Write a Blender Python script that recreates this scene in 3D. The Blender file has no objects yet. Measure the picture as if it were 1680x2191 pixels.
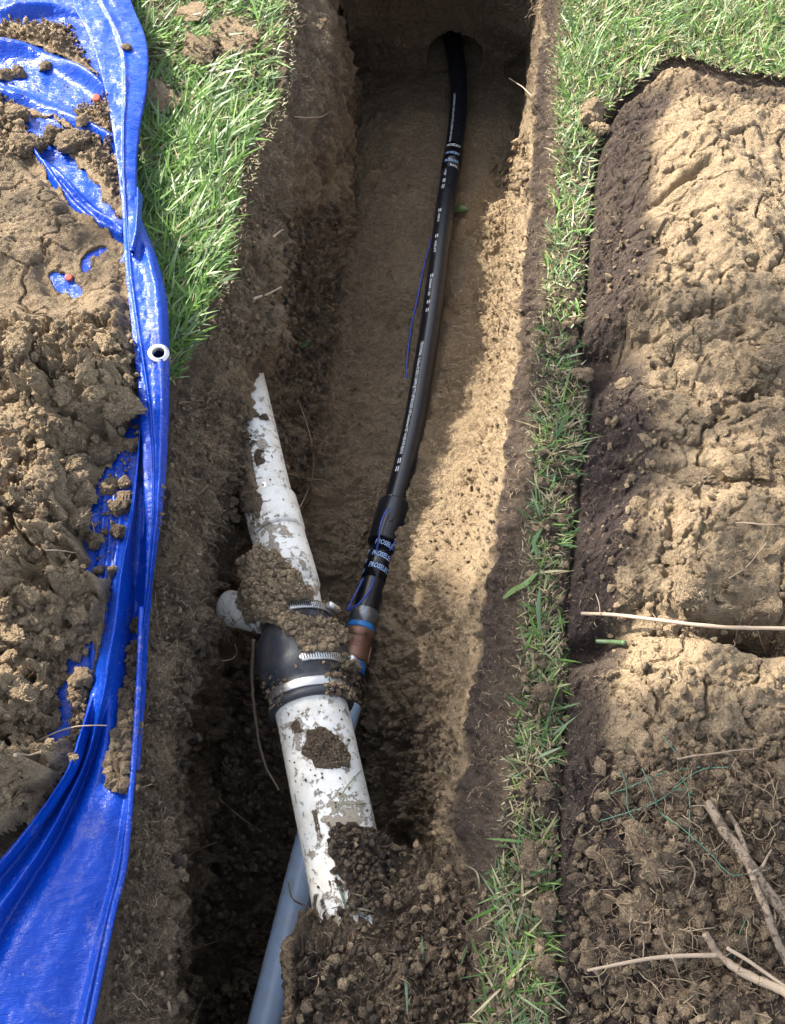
import bpy, math, random
import numpy as np
from mathutils import Vector, Matrix
sc = bpy.context.scene
col = sc.collection
R = math.radians

# ------------------------------------------------------------------ camera, sky, sun, exposure
CAM_H = 1.25
FD = 2104.4                      # focal length in the pixels used for measuring (1680 x 2191)
cam_d = bpy.data.cameras.new('camera')
cam = bpy.data.objects.new('camera', cam_d); col.objects.link(cam)
cam.location = (0, 0, CAM_H)
cam.rotation_euler = (R(30), 0, 0)        # looks 60 degrees down, towards +y
cam_d.sensor_fit = 'VERTICAL'; cam_d.angle_y = R(55); cam_d.clip_start = 0.02; cam_d.clip_end = 500
sc.camera = cam

SUN = Vector((-0.90, 0.62, 1.0)).normalized()      # towards the sun
w = bpy.data.worlds.new('World'); sc.world = w; w.use_nodes = True
nt = w.node_tree; nt.nodes.clear()
sky = nt.nodes.new('ShaderNodeTexSky'); sky.sky_type = 'NISHITA'; sky.sun_disc = False
sky.sun_elevation = math.asin(SUN.z); sky.sun_rotation = math.atan2(SUN.x, SUN.y)
sky.air_density = 1.0; sky.dust_density = 2.5; sky.ozone_density = 0.6
bg = nt.nodes.new('ShaderNodeBackground'); bg.inputs[1].default_value = 0.15
wo = nt.nodes.new('ShaderNodeOutputWorld')
hs = nt.nodes.new('ShaderNodeHueSaturation'); hs.inputs['Saturation'].default_value = 0.55
nt.links.new(sky.outputs[0], hs.inputs['Color']); nt.links.new(hs.outputs[0], bg.inputs[0]); nt.links.new(bg.outputs[0], wo.inputs[0])
sl = bpy.data.lights.new('sun', 'SUN'); sl.energy = 4.0; sl.angle = R(0.55); sl.color = (1.0, 0.93, 0.82)
so = bpy.data.objects.new('sun', sl); col.objects.link(so)
so.rotation_euler = SUN.to_track_quat('Z', 'Y').to_euler(); so.location = SUN * 8
sc.view_settings.view_transform = 'Standard'; sc.view_settings.look = 'None'
sc.view_settings.gamma = 1.0; sc.view_settings.exposure = 1.78
sc.render.engine = 'CYCLES'
sc.cycles.use_denoising = True
sc.cycles.max_bounces = 6; sc.cycles.diffuse_bounces = 4

# ------------------------------------------------------------------ measuring helpers
C60, S60 = 0.5, math.sqrt(3) / 2
def W(X, Y, z):
    """world point at height z seen at measuring pixel X, Y"""
    X = np.asarray(X, float); Y = np.asarray(Y, float); z = np.asarray(z, float)
    u = (X - 840) / FD; v = (1095.5 - Y) / FD
    t = (CAM_H - z) / (S60 - v * C60)
    return np.stack(np.broadcast_arrays(t * u, t * (C60 + v * S60), z), -1)
def proj(P):
    P = np.asarray(P, float)
    x, y, z = P[..., 0], P[..., 1], P[..., 2] - CAM_H
    d = y * C60 - z * S60
    dd = np.where(np.abs(d) < 1e-6, 1e-6, d)
    return 840 + x / dd * FD, 1095.5 - (y * S60 + z * C60) / dd * FD, d

def sstep(a, b, x):
    t = np.clip((x - a) / (b - a), 0, 1); return t * t * (3 - 2 * t)

def _h(ix, iy, iz, seed):
    n = (ix * 374761393 + iy * 668265263 + iz * 1274126177 + seed * 974634777) & 0xFFFFFFFF
    n = ((n ^ (n >> 13)) * 1274126177) & 0xFFFFFFFF
    n = ((n ^ (n >> 15)) * 2246822519) & 0xFFFFFFFF
    return ((n ^ (n >> 16)) & 0xFFFFFF).astype(np.float32) / 16777215.0
def vnoise(P, scale, seed=0):
    """smooth value noise -1..1; P (N,2|3)"""
    Q = np.asarray(P) * scale + 1000.0
    I = np.floor(Q).astype(np.int64); Fr = (Q - I).astype(np.float32); Fr = Fr * Fr * (3 - 2 * Fr)
    two = Q.shape[-1] == 2
    zs = (0,) if two else (0, 1)
    out = 0
    for dx in (0, 1):
        wx = Fr[..., 0] if dx else 1 - Fr[..., 0]
        for dy in (0, 1):
            wy = Fr[..., 1] if dy else 1 - Fr[..., 1]
            for dz in zs:
                wz = 1 if two else (Fr[..., 2] if dz else 1 - Fr[..., 2])
                out = out + wx * wy * wz * _h(I[..., 0] + dx, I[..., 1] + dy, (0 if two else I[..., 2] + dz), seed)
    return out * 2 - 1
def fbm(P, scale, octv=4, seed=0, gain=0.5):
    a, s, out = 1.0, scale, 0
    for k in range(octv):
        out = out + a * vnoise(P, s, seed + k * 17); a *= gain; s *= 2.03
    return out
def worley(P, scale, seed=0):
    """F1, F2, cell id (0..1); P (N,2|3)"""
    Q = np.asarray(P, np.float64) * scale + 1000.0
    I = np.floor(Q).astype(np.int64); two = Q.shape[-1] == 2
    F1 = np.full(Q.shape[:-1], 9.0, np.float32); F2 = F1.copy(); ID = np.zeros_like(F1)
    for dx in (-1, 0, 1):
        for dy in (-1, 0, 1):
            for dz in ((0,) if two else (-1, 0, 1)):
                ix = I[..., 0] + dx; iy = I[..., 1] + dy; iz = (0 * ix if two else I[..., 2] + dz)
                d = (ix + 0.12 + .76 * _h(ix, iy, iz, seed) - Q[..., 0]) ** 2 + (iy + 0.12 + .76 * _h(ix, iy, iz, seed + 1) - Q[..., 1]) ** 2
                if not two: d = d + (iz + 0.12 + .76 * _h(ix, iy, iz, seed + 2) - Q[..., 2]) ** 2
                d = d.astype(np.float32)
                m = d < F1
                F2 = np.where(m, F1, np.minimum(F2, d))
                ID = np.where(m, _h(ix, iy, iz, seed + 3), ID)
                F1 = np.where(m, d, F1)
    return np.sqrt(F1), np.sqrt(F2), ID
def clods(P, scale, seed=0, warp=0.35):
    """rounded lumps with gaps between, 0..1 roughly"""
    P = np.asarray(P)
    wv = np.stack([vnoise(P, scale * 1.3, seed + 50 + k) for k in range(P.shape[-1])], -1) * warp / scale
    f1, f2, cid = worley(P + wv, scale, seed)
    r = 0.42 + 0.4 * cid
    edge = np.clip((f2 - f1) * 2.2, 0, 1)
    return np.sqrt(np.clip(1 - (f1 / (r + .25)) ** 2, 0, 1)) * (0.35 + 0.65 * cid) * (0.35 + .65 * np.sqrt(edge))
def chunks(P, scale, seed=0, warp=0.5, tilt=.9):
    """angular broken lumps: every cell its own level and slope, grooves between"""
    P = np.asarray(P); k_ = P.shape[-1]
    wv = np.stack([vnoise(P, scale * 1.1, seed + 50 + k) + .45 * vnoise(P, scale * 3.1, seed + 60 + k) + .2 * vnoise(P, scale * 8, seed + 65 + k) for k in range(k_)], -1) * warp * .6 / scale
    Q = (P + wv) * scale + 1000.0
    I = np.floor(Q).astype(np.int64)
    F1 = np.full(Q.shape[:-1], 9.0, np.float32); F2 = F1.copy(); OFF = np.zeros(Q.shape, np.float32); A = F1 * 0; B = F1 * 0; C = F1 * 0
    for dx in (-1, 0, 1):
        for dy in (-1, 0, 1):
            for dz in ((0,) if k_ == 2 else (-1, 0, 1)):
                ix = I[..., 0] + dx; iy = I[..., 1] + dy; iz = (0 * ix if k_ == 2 else I[..., 2] + dz)
                o = [ix + _h(ix, iy, iz, seed) - Q[..., 0], iy + _h(ix, iy, iz, seed + 1) - Q[..., 1]]
                if k_ == 3: o.append(iz + _h(ix, iy, iz, seed + 2) - Q[..., 2])
                o = np.stack(o, -1).astype(np.float32); d = (o * o).sum(-1)
                m = d < F1
                F2 = np.where(m, F1, np.minimum(F2, d)); F1 = np.where(m, d, F1); OFF = np.where(m[..., None], o, OFF)
                A = np.where(m, _h(ix, iy, iz, seed + 3), A); B = np.where(m, _h(ix, iy, iz, seed + 4) - .5, B); C = np.where(m, _h(ix, iy, iz, seed + 5) - .5, C)
    e = np.sqrt(F2) - np.sqrt(F1)
    g = .35 + .65 * sstep(0, .20, e)
    return g * (.25 + .75 * A + 1.5 * tilt * (B * OFF[..., 0] + C * OFF[..., 1])) + .10 * vnoise(P, scale * 4.2, seed + 90) + .06 * vnoise(P, scale * 9, seed + 91)
def cracks(P, scale, width, seed=0, warp=.6):
    P = np.asarray(P)
    wv = np.stack([vnoise(P, scale * 2.1, seed + 70 + k) + .5 * vnoise(P, scale * 6, seed + 75 + k) for k in range(P.shape[-1])], -1) * warp * .5 / scale
    f1, f2, cid = worley(P + wv, scale, seed)
    return 1 - sstep(0, width, f2 - f1)

def sdf_poly(X, Y, poly):
    """signed distance in pixels, negative inside"""
    poly = np.asarray(poly, float); n = len(poly)
    d = np.full(X.shape, 1e12); inside = np.zeros(X.shape, bool)
    for i in range(n):
        ax, ay = poly[i]; bx, by = poly[(i + 1) % n]
        ex, ey = bx - ax, by - ay
        t = np.clip(((X - ax) * ex + (Y - ay) * ey) / (ex * ex + ey * ey + 1e-9), 0, 1)
        d = np.minimum(d, (X - ax - t * ex) ** 2 + (Y - ay - t * ey) ** 2)
        c = (ay > Y) != (by > Y)
        with np.errstate(divide='ignore', invalid='ignore'):
            inside ^= c & (X < (bx - ax) * (Y - ay) / ((by - ay) if by != ay else 1e-9) + ax)
    d = np.sqrt(d)
    return np.where(inside, -d, d)
def line_dist(X, Y, pts):
    """distance in pixels to a polyline, and the parameter 0..1 along it"""
    pts = np.asarray(pts, float); best = np.full(X.shape, 1e12); par = np.zeros(X.shape)
    n = len(pts) - 1
    for i in range(n):
        ax, ay = pts[i]; bx, by = pts[i + 1]; ex, ey = bx - ax, by - ay
        t = np.clip(((X - ax) * ex + (Y - ay) * ey) / (ex * ex + ey * ey + 1e-9), 0, 1)
        d = (X - ax - t * ex) ** 2 + (Y - ay - t * ey) ** 2
        m = d < best; best = np.where(m, d, best); par = np.where(m, (i + t) / n, par)
    return np.sqrt(best), par

# ------------------------------------------------------------------ mesh helpers
def tag(o, label=None, cat=None, group=None, kind=None):
    if label: o['label'] = label
    if cat: o['category'] = cat
    if group: o['group'] = group
    if kind: o['kind'] = kind
    return o
def mesh_data(name, V, F, mat=None, smooth=True, attrs=None, colors=None):
    """V (N,3); F (M,k) array of equal sized faces or list of such arrays"""
    V = np.ascontiguousarray(V, np.float32)
    Fs = F if isinstance(F, list) else [F]
    Fs = [np.asarray(f, np.int32) for f in Fs if len(f)]
    me = bpy.data.meshes.new(name)
    me.vertices.add(len(V)); me.vertices.foreach_set('co', V.ravel())
    nl = sum(f.size for f in Fs); npoly = sum(len(f) for f in Fs)
    me.loops.add(nl); me.loops.foreach_set('vertex_index', np.concatenate([f.ravel() for f in Fs]))
    me.polygons.add(npoly)
    tot = np.concatenate([np.full(len(f), f.shape[1], np.int32) for f in Fs])
    st = np.concatenate([[0], np.cumsum(tot)[:-1]]).astype(np.int32)
    me.polygons.foreach_set('loop_start', st)
    try: me.polygons.foreach_set('loop_total', tot)
    except Exception: pass
    me.polygons.foreach_set('use_smooth', np.full(npoly, smooth, bool))
    for k, a in (attrs or {}).items():
        at = me.attributes.new(k, 'FLOAT', 'POINT'); at.data.foreach_set('value', np.ascontiguousarray(a, np.float32).ravel())
    for k, a in (colors or {}).items():
        at = me.attributes.new(k, 'FLOAT_COLOR', 'POINT')
        a = np.asarray(a, np.float32)
        if a.shape[1] == 3: a = np.concatenate([a, np.ones((len(a), 1), np.float32)], 1)
        at.data.foreach_set('color', np.ascontiguousarray(a).ravel())
    me.update(calc_edges=True); me.validate()
    if mat: me.materials.append(mat)
    return me
def link(name, me, parent=None):
    o = bpy.data.objects.new(name, me); col.objects.link(o)
    if parent is not None: o.parent = parent
    return o
def empty(name, loc=(0, 0, 0)):
    o = bpy.data.objects.new(name, None); col.objects.link(o); o.location = loc; o.empty_display_size = .05
    return o
def child(name, V, F, mat, parent, **kw):
    """mesh given in world space, stored relative to its (translated only) ancestors"""
    off = np.zeros(3); p = parent
    while p is not None: off += np.array(p.location); p = p.parent
    return link(name, mesh_data(name, np.asarray(V) - off, F, mat, **kw), parent)
def solo(name, V, F, mat, **kw):
    """a thing that is one mesh, origin at its centre"""
    V = np.asarray(V); c = V.mean(0); c = np.array([c[0], c[1], V[:, 2].min()])
    o = link(name, mesh_data(name, V - c, F, mat, **kw)); o.location = c
    return o
def grid_faces(nr, nc, keep=None, wrap=False):
    r = np.arange(nr - 1)[:, None]; c = np.arange(nc if wrap else nc - 1)[None, :]
    a = r * nc + c; b = r * nc + (c + 1) % nc; d = (r + 1) * nc + c; e = (r + 1) * nc + (c + 1) % nc
    F = np.stack([a, b, e, d], -1).reshape(-1, 4)
    if keep is not None: F = F[keep[F].all(1)]
    return F
def compact(V, F, arrs=()):
    used = np.zeros(len(V), bool); used[F.ravel()] = True
    idx = np.cumsum(used) - 1
    return V[used], idx[F], [a[used] for a in arrs]
def grid_normals(G):
    du = np.gradient(G, axis=1); dv = np.gradient(G, axis=0)
    n = np.cross(du, dv); n /= (np.linalg.norm(n, axis=-1, keepdims=True) + 1e-12)
    return n
def smooth_path(pts, n):
    """Catmull-Rom through points, resampled to n"""
    P = np.asarray(pts, float)
    P = np.vstack([2 * P[0] - P[1], P, 2 * P[-1] - P[-2]])
    out = []
    for i in range(1, len(P) - 2):
        t = np.linspace(0, 1, 16, endpoint=False)[:, None]
        p0, p1, p2, p3 = P[i - 1], P[i], P[i + 1], P[i + 2]
        out.append(.5 * ((2 * p1) + (-p0 + p2) * t + (2 * p0 - 5 * p1 + 4 * p2 - p3) * t ** 2 + (-p0 + 3 * p1 - 3 * p2 + p3) * t ** 3))
    out.append(P[-2][None]); Q = np.vstack(out)
    s = np.concatenate([[0], np.cumsum(np.linalg.norm(np.diff(Q[:, :3], axis=0), axis=1))])
    t = np.linspace(0, s[-1], n)
    return np.stack([np.interp(t, s, Q[:, k]) for k in range(Q.shape[1])], 1)
def frames(C):
    T = np.gradient(C, axis=0); T /= np.linalg.norm(T, axis=1, keepdims=True) + 1e-12
    up = np.array([0, 0, 1.0]); N = up - T * (T @ up)[:, None]
    ln = np.linalg.norm(N, axis=1, keepdims=True)
    N = np.where(ln < .15, np.array([0, 1.0, 0]) - T * (T @ np.array([0, 1.0, 0]))[:, None], N)
    N /= np.linalg.norm(N, axis=1, keepdims=True) + 1e-12
    return T, N, np.cross(T, N)
def tube(C, rad, sides=24, caps=True, inner=None):
    C = np.asarray(C, float); n = len(C); rad = np.broadcast_to(np.asarray(rad, float), (n,))
    T, N, B = frames(C)
    a = np.linspace(0, 2 * math.pi, sides, endpoint=False)
    V = C[:, None] + rad[:, None, None] * (N[:, None] * np.cos(a)[None, :, None] + B[:, None] * np.sin(a)[None, :, None])
    V = V.reshape(-1, 3); F = [grid_faces(n, sides, wrap=True)]
    if caps:
        V = np.vstack([V, C[:1], C[-1:]]); i = np.arange(sides)
        F.append(np.stack([i, np.full(sides, len(V) - 2), (i + 1) % sides], 1))
        b = (n - 1) * sides
        F.append(np.stack([b + i, b + (i + 1) % sides, np.full(sides, len(V) - 1)], 1))
    return V, F
def merge(parts):
    Vs, Fq, Ft, off = [], [], [], 0
    for V, F in parts:
        for f in (F if isinstance(F, list) else [F]):
            f = np.asarray(f)
            (Fq if f.shape[1] == 4 else Ft).append(f + off)
        Vs.append(V); off += len(V)
    return np.vstack(Vs), ([np.vstack(Fq)] if Fq else []) + ([np.vstack(Ft)] if Ft else [])

# ------------------------------------------------------------------ materials
def newmat(name):
    m = bpy.data.materials.new(name); m.use_nodes = True
    t = m.node_tree; b = t.nodes['Principled BSDF']
    return m, t, b
def N(t, typ, **kw):
    n = t.nodes.new(typ)
    for k, v in kw.items():
        if k.startswith('i_'): n.inputs[k[2:].replace('_', ' ')].default_value = v
        else: setattr(n, k, v)
    return n
def L(t, a, b): t.links.new(a, b)
def noise_n(t, vec, scale, detail=4, rough=.6, dist=0):
    n = N(t, 'ShaderNodeTexNoise'); n.inputs['Scale'].default_value = scale; n.inputs['Detail'].default_value = detail
    n.inputs['Roughness'].default_value = rough; n.inputs['Distortion'].default_value = dist
    L(t, vec, n.inputs['Vector']); return n
def mathn(t, op, a, b=None):
    n = N(t, 'ShaderNodeMath', operation=op)
    for i, x in enumerate((a, b)):
        if x is None: continue
        if isinstance(x, (int, float)): n.inputs[i].default_value = x
        else: L(t, x, n.inputs[i])
    return n.outputs[0]
def ramp(t, fac, stops):
    n = N(t, 'ShaderNodeValToRGB'); cr = n.color_ramp
    while len(cr.elements) < len(stops): cr.elements.new(.5)
    for e, (p, c) in zip(cr.elements, stops): e.position = p; e.color = (*c, 1)
    L(t, fac, n.inputs[0]); return n.outputs[0]
def mixc(t, fac, a, b, blend='MIX'):
    n = N(t, 'ShaderNodeMix', data_type='RGBA', blend_type=blend)
    for sock, x in ((n.inputs['Factor'], fac), (n.inputs[6], a), (n.inputs[7], b)):
        if isinstance(x, (int, float)): sock.default_value = x
        elif isinstance(x, tuple): sock.default_value = (*x, 1)
        else: L(t, x, sock)
    return n.outputs[2]
def bumps(t, b, lst):
    prev = None
    for h, dist, st in lst:
        n = N(t, 'ShaderNodeBump'); n.inputs['Distance'].default_value = dist; n.inputs['Strength'].default_value = st
        L(t, h, n.inputs['Height'])
        if prev: L(t, prev, n.inputs['Normal'])
        prev = n.outputs[0]
    L(t, prev, b.inputs['Normal'])

SOIL_STOPS = [(0.0, (.54, .40, .245)), (.25, (.36, .265, .165)), (.5, (.205, .15, .098)), (.75, (.125, .092, .066)), (1.0, (.070, .048, .042))]
def soil_material(name, const_tone=None):
    m, t, b = newmat(name)
    g = N(t, 'ShaderNodeNewGeometry'); P = g.outputs['Position']
    if const_tone is None:
        tone = N(t, 'ShaderNodeAttribute', attribute_name='tone').outputs['Fac']
    else:
        v = N(t, 'ShaderNodeValue'); v.outputs[0].default_value = const_tone; tone = v.outputs[0]
    n1 = noise_n(t, P, 9, 5, .65); n2 = noise_n(t, P, 70, 4, .65); n3 = noise_n(t, P, 420, 3, .7)
    d = mathn(t, 'MULTIPLY', mathn(t, 'SUBTRACT', n1.outputs[0], .5), .38)
    d = mathn(t, 'ADD', d, mathn(t, 'MULTIPLY', mathn(t, 'SUBTRACT', n2.outputs[0], .5), .42))
    d = mathn(t, 'ADD', d, mathn(t, 'MULTIPLY', mathn(t, 'SUBTRACT', n3.outputs[0], .5), .62))
    n6 = noise_n(t, P, 190, 3, .65); d = mathn(t, 'ADD', d, mathn(t, 'MULTIPLY', mathn(t, 'SUBTRACT', n6.outputs[0], .5), .42))
    f = mathn(t, 'ADD', tone, d)
    c = ramp(t, f, SOIL_STOPS)
    # single sand grains, pale and dark
    vo = N(t, 'ShaderNodeTexVoronoi', feature='F1'); vo.inputs['Scale'].default_value = 520; L(t, P, vo.inputs['Vector'])
    gr = mathn(t, 'GREATER_THAN', N(t, 'ShaderNodeSeparateColor').outputs[0], .5)
    sp = N(t, 'ShaderNodeSeparateColor'); L(t, vo.outputs['Color'], sp.inputs[0])
    pale = mathn(t, 'MULTIPLY', mathn(t, 'GREATER_THAN', sp.outputs[0], .97), mathn(t, 'LESS_THAN', vo.outputs['Distance'], .45))
    c = mixc(t, mathn(t, 'MULTIPLY', pale, .5), c, (.62, .52, .38))
    dark = mathn(t, 'GREATER_THAN', sp.outputs[1], .86)
    c = mixc(t, mathn(t, 'MULTIPLY', dark, .35), c, (.06, .045, .035))
    L(t, c, b.inputs['Base Color'])
    damp = N(t, 'ShaderNodeAttribute', attribute_name='damp').outputs['Fac']
    b.inputs['Specular IOR Level'].default_value = .35
    ro = mathn(t, 'SUBTRACT', .95, mathn(t, 'MULTIPLY', damp, .42)); L(t, ro, b.inputs['Roughness'])
    n4 = noise_n(t, P, 160, 5, .75, .4); n5 = noise_n(t, P, 900, 2, .6)
    vb = N(t, 'ShaderNodeTexVoronoi', feature='F1'); vb.inputs['Scale'].default_value = 260; vb.inputs['Randomness'].default_value = 1
    mv = N(t, 'ShaderNodeMix', data_type='VECTOR'); mv.inputs['Factor'].default_value = .006
    L(t, P, mv.inputs[4]); L(t, noise_n(t, P, 200, 3, .6).outputs['Color'], mv.inputs[5]); L(t, mv.outputs[1], vb.inputs['Vector'])
    bumps(t, b, [(n4.outputs[0], .025, 1.0), (mathn(t, 'MULTIPLY', vb.outputs['Distance'], -1.0), .004, .8), (n3.outputs[0], .011, 1.0), (n5.outputs[0], .0015, .7)])
    return m
M_SOIL = soil_material('soil')

def simple(name, colr, rough=.5, metal=0.0, dirt=0.0, dirtcol=(.21, .155, .10), dscale=60, spec=.5, thr=.56, bump=0.0004, var=.12, dens_attr=False, film_max=.4):
    """plain material with procedural tint variation and optional caked dirt"""
    m, t, b = newmat(name)
    tc = N(t, 'ShaderNodeNewGeometry'); P = tc.outputs['Position']
    n = noise_n(t, P, 45, 4, .6)
    c = mixc(t, n.outputs[0], tuple(x * (1 - var) for x in colr), tuple(min(1, x * (1 + var)) for x in colr))
    b.inputs['Metallic'].default_value = metal; b.inputs['Specular IOR Level'].default_value = spec
    rr = mathn(t, 'ADD', mathn(t, 'MULTIPLY', n.outputs[0], .2), rough - .1)
    h = noise_n(t, P, 300, 3, .6).outputs[0]
    if dirt > 0:
        a = noise_n(t, P, dscale, 6, .72, .3).outputs[0]; bb = noise_n(t, P, dscale * .22, 3, .6).outputs[0]
        mk = mathn(t, 'ADD', mathn(t, 'MULTIPLY', a, .65), mathn(t, 'MULTIPLY', bb, .35))
        if dens_attr: mk = mathn(t, 'ADD', mk, mathn(t, 'MULTIPLY', N(t, 'ShaderNodeAttribute', attribute_name='dirt').outputs['Fac'], .3))
        mr = N(t, 'ShaderNodeMapRange'); mr.inputs['From Min'].default_value = thr; mr.inputs['From Max'].default_value = thr + .035
        L(t, mk, mr.inputs['Value'])
        fac = mathn(t, 'MULTIPLY', mr.outputs[0], dirt)
        grain = noise_n(t, P, 500, 3, .7).outputs[0]
        dc = mixc(t, grain, tuple(x * .55 for x in dirtcol), tuple(x * 1.35 for x in dirtcol))
        film = noise_n(t, P, dscale * .5, 5, .7).outputs[0]
        mr2 = N(t, 'ShaderNodeMapRange'); mr2.inputs['From Min'].default_value = .45; mr2.inputs['From Max'].default_value = .75
        mr2.inputs['To Max'].default_value = .45 * dirt
        L(t, film, mr2.inputs['Value']); mr2.inputs['To Max'].default_value = film_max
        c = mixc(t, mr2.outputs[0], c, tuple(x * 1.3 for x in dirtcol))
        c = mixc(t, fac, c, dc)
        rr = mathn(t, 'ADD', rr, mathn(t, 'MULTIPLY', fac, .5))
        mm = mathn(t, 'MULTIPLY', mathn(t, 'SUBTRACT', 1.0, fac), metal); L(t, mm, b.inputs['Metallic'])
        bumps(t, b, [(h, bump, .5), (mathn(t, 'MULTIPLY', mr.outputs[0], mathn(t, 'ADD', grain, .6)), .002, .9)])
    else:
        bumps(t, b, [(h, bump, .5)])
    L(t, c, b.inputs['Base Color']); L(t, rr, b.inputs['Roughness'])
    return m
def colour_attr_mat(name, rough=.5, trans=.25, spec=.3):
    m, t, b = newmat(name)
    a = N(t, 'ShaderNodeAttribute', attribute_name='tint').outputs['Color']
    g = N(t, 'ShaderNodeNewGeometry')
    n = noise_n(t, g.outputs['Position'], 260, 3, .6).outputs[0]
    c = mixc(t, mathn(t, 'MULTIPLY', n, .5), a, mixc(t, .5, a, (.0, .0, .0)))
    L(t, c, b.inputs['Base Color']); b.inputs['Roughness'].default_value = rough; b.inputs['Specular IOR Level'].default_value = spec
    if trans > 0:
        tr = N(t, 'ShaderNodeBsdfTranslucent'); L(t, c, tr.inputs[0])
        mx = N(t, 'ShaderNodeMixShader'); mx.inputs[0].default_value = trans
        out = t.nodes['Material Output']; L(t, b.outputs[0], mx.inputs[1]); L(t, tr.outputs[0], mx.inputs[2]); L(t, mx.outputs[0], out.inputs[0])
    return m
M_GRASS = colour_attr_mat('grass_blades', .42, .3, .45)
M_FIBRE = colour_attr_mat('root_fibre', .8, 0, .2)

def tarp_material():
    m, t, b = newmat('blue_tarp')
    g = N(t, 'ShaderNodeNewGeometry'); P = g.outputs['Position']
    n = noise_n(t, P, 25, 5, .6).outputs[0]
    c = mixc(t, n, (.001, .030, .27), (.003, .056, .42))
    # dusty scuffs
    d = noise_n(t, P, 18, 6, .75, .5).outputs[0]; d2 = noise_n(t, P, 240, 3, .7).outputs[0]
    mr = N(t, 'ShaderNodeMapRange'); mr.inputs['From Min'].default_value = .56; mr.inputs['From Max'].default_value = .78; mr.inputs['To Max'].default_value = .60
    L(t, mathn(t, 'ADD', mathn(t, 'MULTIPLY', d, .72), mathn(t, 'MULTIPLY', d2, .3)), mr.inputs['Value'])
    dust = N(t, 'ShaderNodeAttribute', attribute_name='dust').outputs['Fac']
    fac = mathn(t, 'MULTIPLY', mr.outputs[0], mathn(t, 'ADD', dust, .22))
    sp = mathn(t, 'GREATER_THAN', noise_n(t, P, 190, 2, .5).outputs[0], .76)
    fac = mathn(t, 'MAXIMUM', fac, mathn(t, 'MULTIPLY', sp, .5))
    c = mixc(t, fac, c, (.40, .34, .27))
    L(t, c, b.inputs['Base Color'])
    L(t, mathn(t, 'ADD', mathn(t, 'MULTIPLY', n, .12), mathn(t, 'ADD', .20, mathn(t, 'MULTIPLY', fac, .5))), b.inputs['Roughness'])
    b.inputs['Specular IOR Level'].default_value = .32
    b.inputs['Coat Weight'].default_value = .0; b.inputs['Coat Roughness'].default_value = .15
    mp = N(t, 'ShaderNodeMapping'); mp.inputs['Rotation'].default_value = (0, 0, R(-8)); L(t, P, mp.inputs[0])
    wv = N(t, 'ShaderNodeTexWave', wave_type='BANDS', bands_direction='Y'); wv.inputs['Scale'].default_value = 115; wv.inputs['Distortion'].default_value = 3.0; wv.inputs['Detail'].default_value = 2
    L(t, mp.outputs[0], wv.inputs['Vector'])
    wv2 = N(t, 'ShaderNodeTexWave', wave_type='BANDS', bands_direction='X'); wv2.inputs['Scale'].default_value = 115; wv2.inputs['Distortion'].default_value = 3.0
    L(t, mp.outputs[0], wv2.inputs['Vector'])
    w1 = mathn(t, 'MULTIPLY', wv.outputs['Fac'], noise_n(t, P, 20, 2, .5).outputs[0])
    ms = N(t, 'ShaderNodeMapping'); ms.inputs['Scale'].default_value = (1, 2.2, 1); L(t, P, ms.inputs[0])
    cr = noise_n(t, ms.outputs[0], 42, 4, .62, .6).outputs[0]
    bumps(t, b, [(cr, .007, .5), (w1, .0005, .4), (wv2.outputs['Fac'], .0002, .25)])
    return m
M_TARP = tarp_material()

# ------------------------------------------------------------------ ground: lofted cross-sections along the trench
def feat(pts, s=14):
    P = np.array([np.append(W(*p[:3]), 0) for p in pts]); P = P[np.argsort(P[:, 1])]
    def f(y): return np.interp(y, P[:, 1], P[:, 0]), np.interp(y, P[:, 1], P[:, 2])
    return f
fB = feat([(600, -60, 0), (602, 0, 0), (596, 100, 0), (580, 220, 0), (525, 310, 0), (502, 450, 0), (468, 610, 0), (425, 720, 0), (372, 830, -.01), (350, 1000, -.02), (325, 1200, -.01), (298, 1400, 0), (262, 1600, 0), (232, 1850, 0), (190, 2040, 0), (150, 2191, 0), (120, 2400, 0)])
fC = feat([(690, -60, -.10), (686, 100, -.10), (665, 220, -.10), (628, 350, -.11), (608, 450, -.13), (600, 560, -.15), (588, 700, -.16), (520, 790, -.15), (478, 950, -.13), (430, 1150, -.11), (390, 1400, -.09), (352, 1600, -.08), (345, 1800, -.08), (362, 1950, -.09), (372, 2100, -.1), (368, 2400, -.12)])
fC2 = feat([(748, -60, -.36), (744, 100, -.36), (738, 250, -.38), (722, 400, -.38), (640, 470, -.33), (604, 600, -.36), (596, 740, -.36), (556, 830, -.26), (530, 1000, -.24), (490, 1200, -.25), (410, 1420, -.34), (378, 1650, -.42), (384, 1900, -.46), (392, 2100, -.5), (390, 2400, -.5)])
fD = feat([(756, 0, -.5), (750, 240, -.5), (745, 400, -.49), (722, 600, -.47), (690, 780, -.46), (668, 900, -.46), (655, 1050, -.45), (625, 1200, -.47), (560, 1300, -.54), (470, 1450, -.60), (420, 1650, -.64), (410, 1900, -.66), (405, 2191, -.66), (400, 2500, -.66)])
fE = feat([(860, 0, -.5), (860, 300, -.5), (860, 600, -.5), (830, 900, -.49), (790, 1150, -.50), (720, 1350, -.53), (690, 1500, -.58), (640, 1700, -.63), (620, 1900, -.66), (560, 2191, -.66), (540, 2500, -.66)])
fF0 = feat([(985, 0, -.5), (985, 300, -.5), (985, 600, -.5), (960, 900, -.46), (905, 1150, -.35), (900, 1300, -.35), (905, 1450, -.37), (880, 1600, -.45), (850, 1900, -.56)])
fG = feat([(1125, 0, -.5), (1128, 250, -.50), (1088, 420, -.49), (1080, 640, -.47), (1060, 850, -.41), (1020, 1050, -.35), (985, 1250, -.28), (965, 1450, -.26), (945, 1620, -.30), (925, 1790, -.38)])
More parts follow.
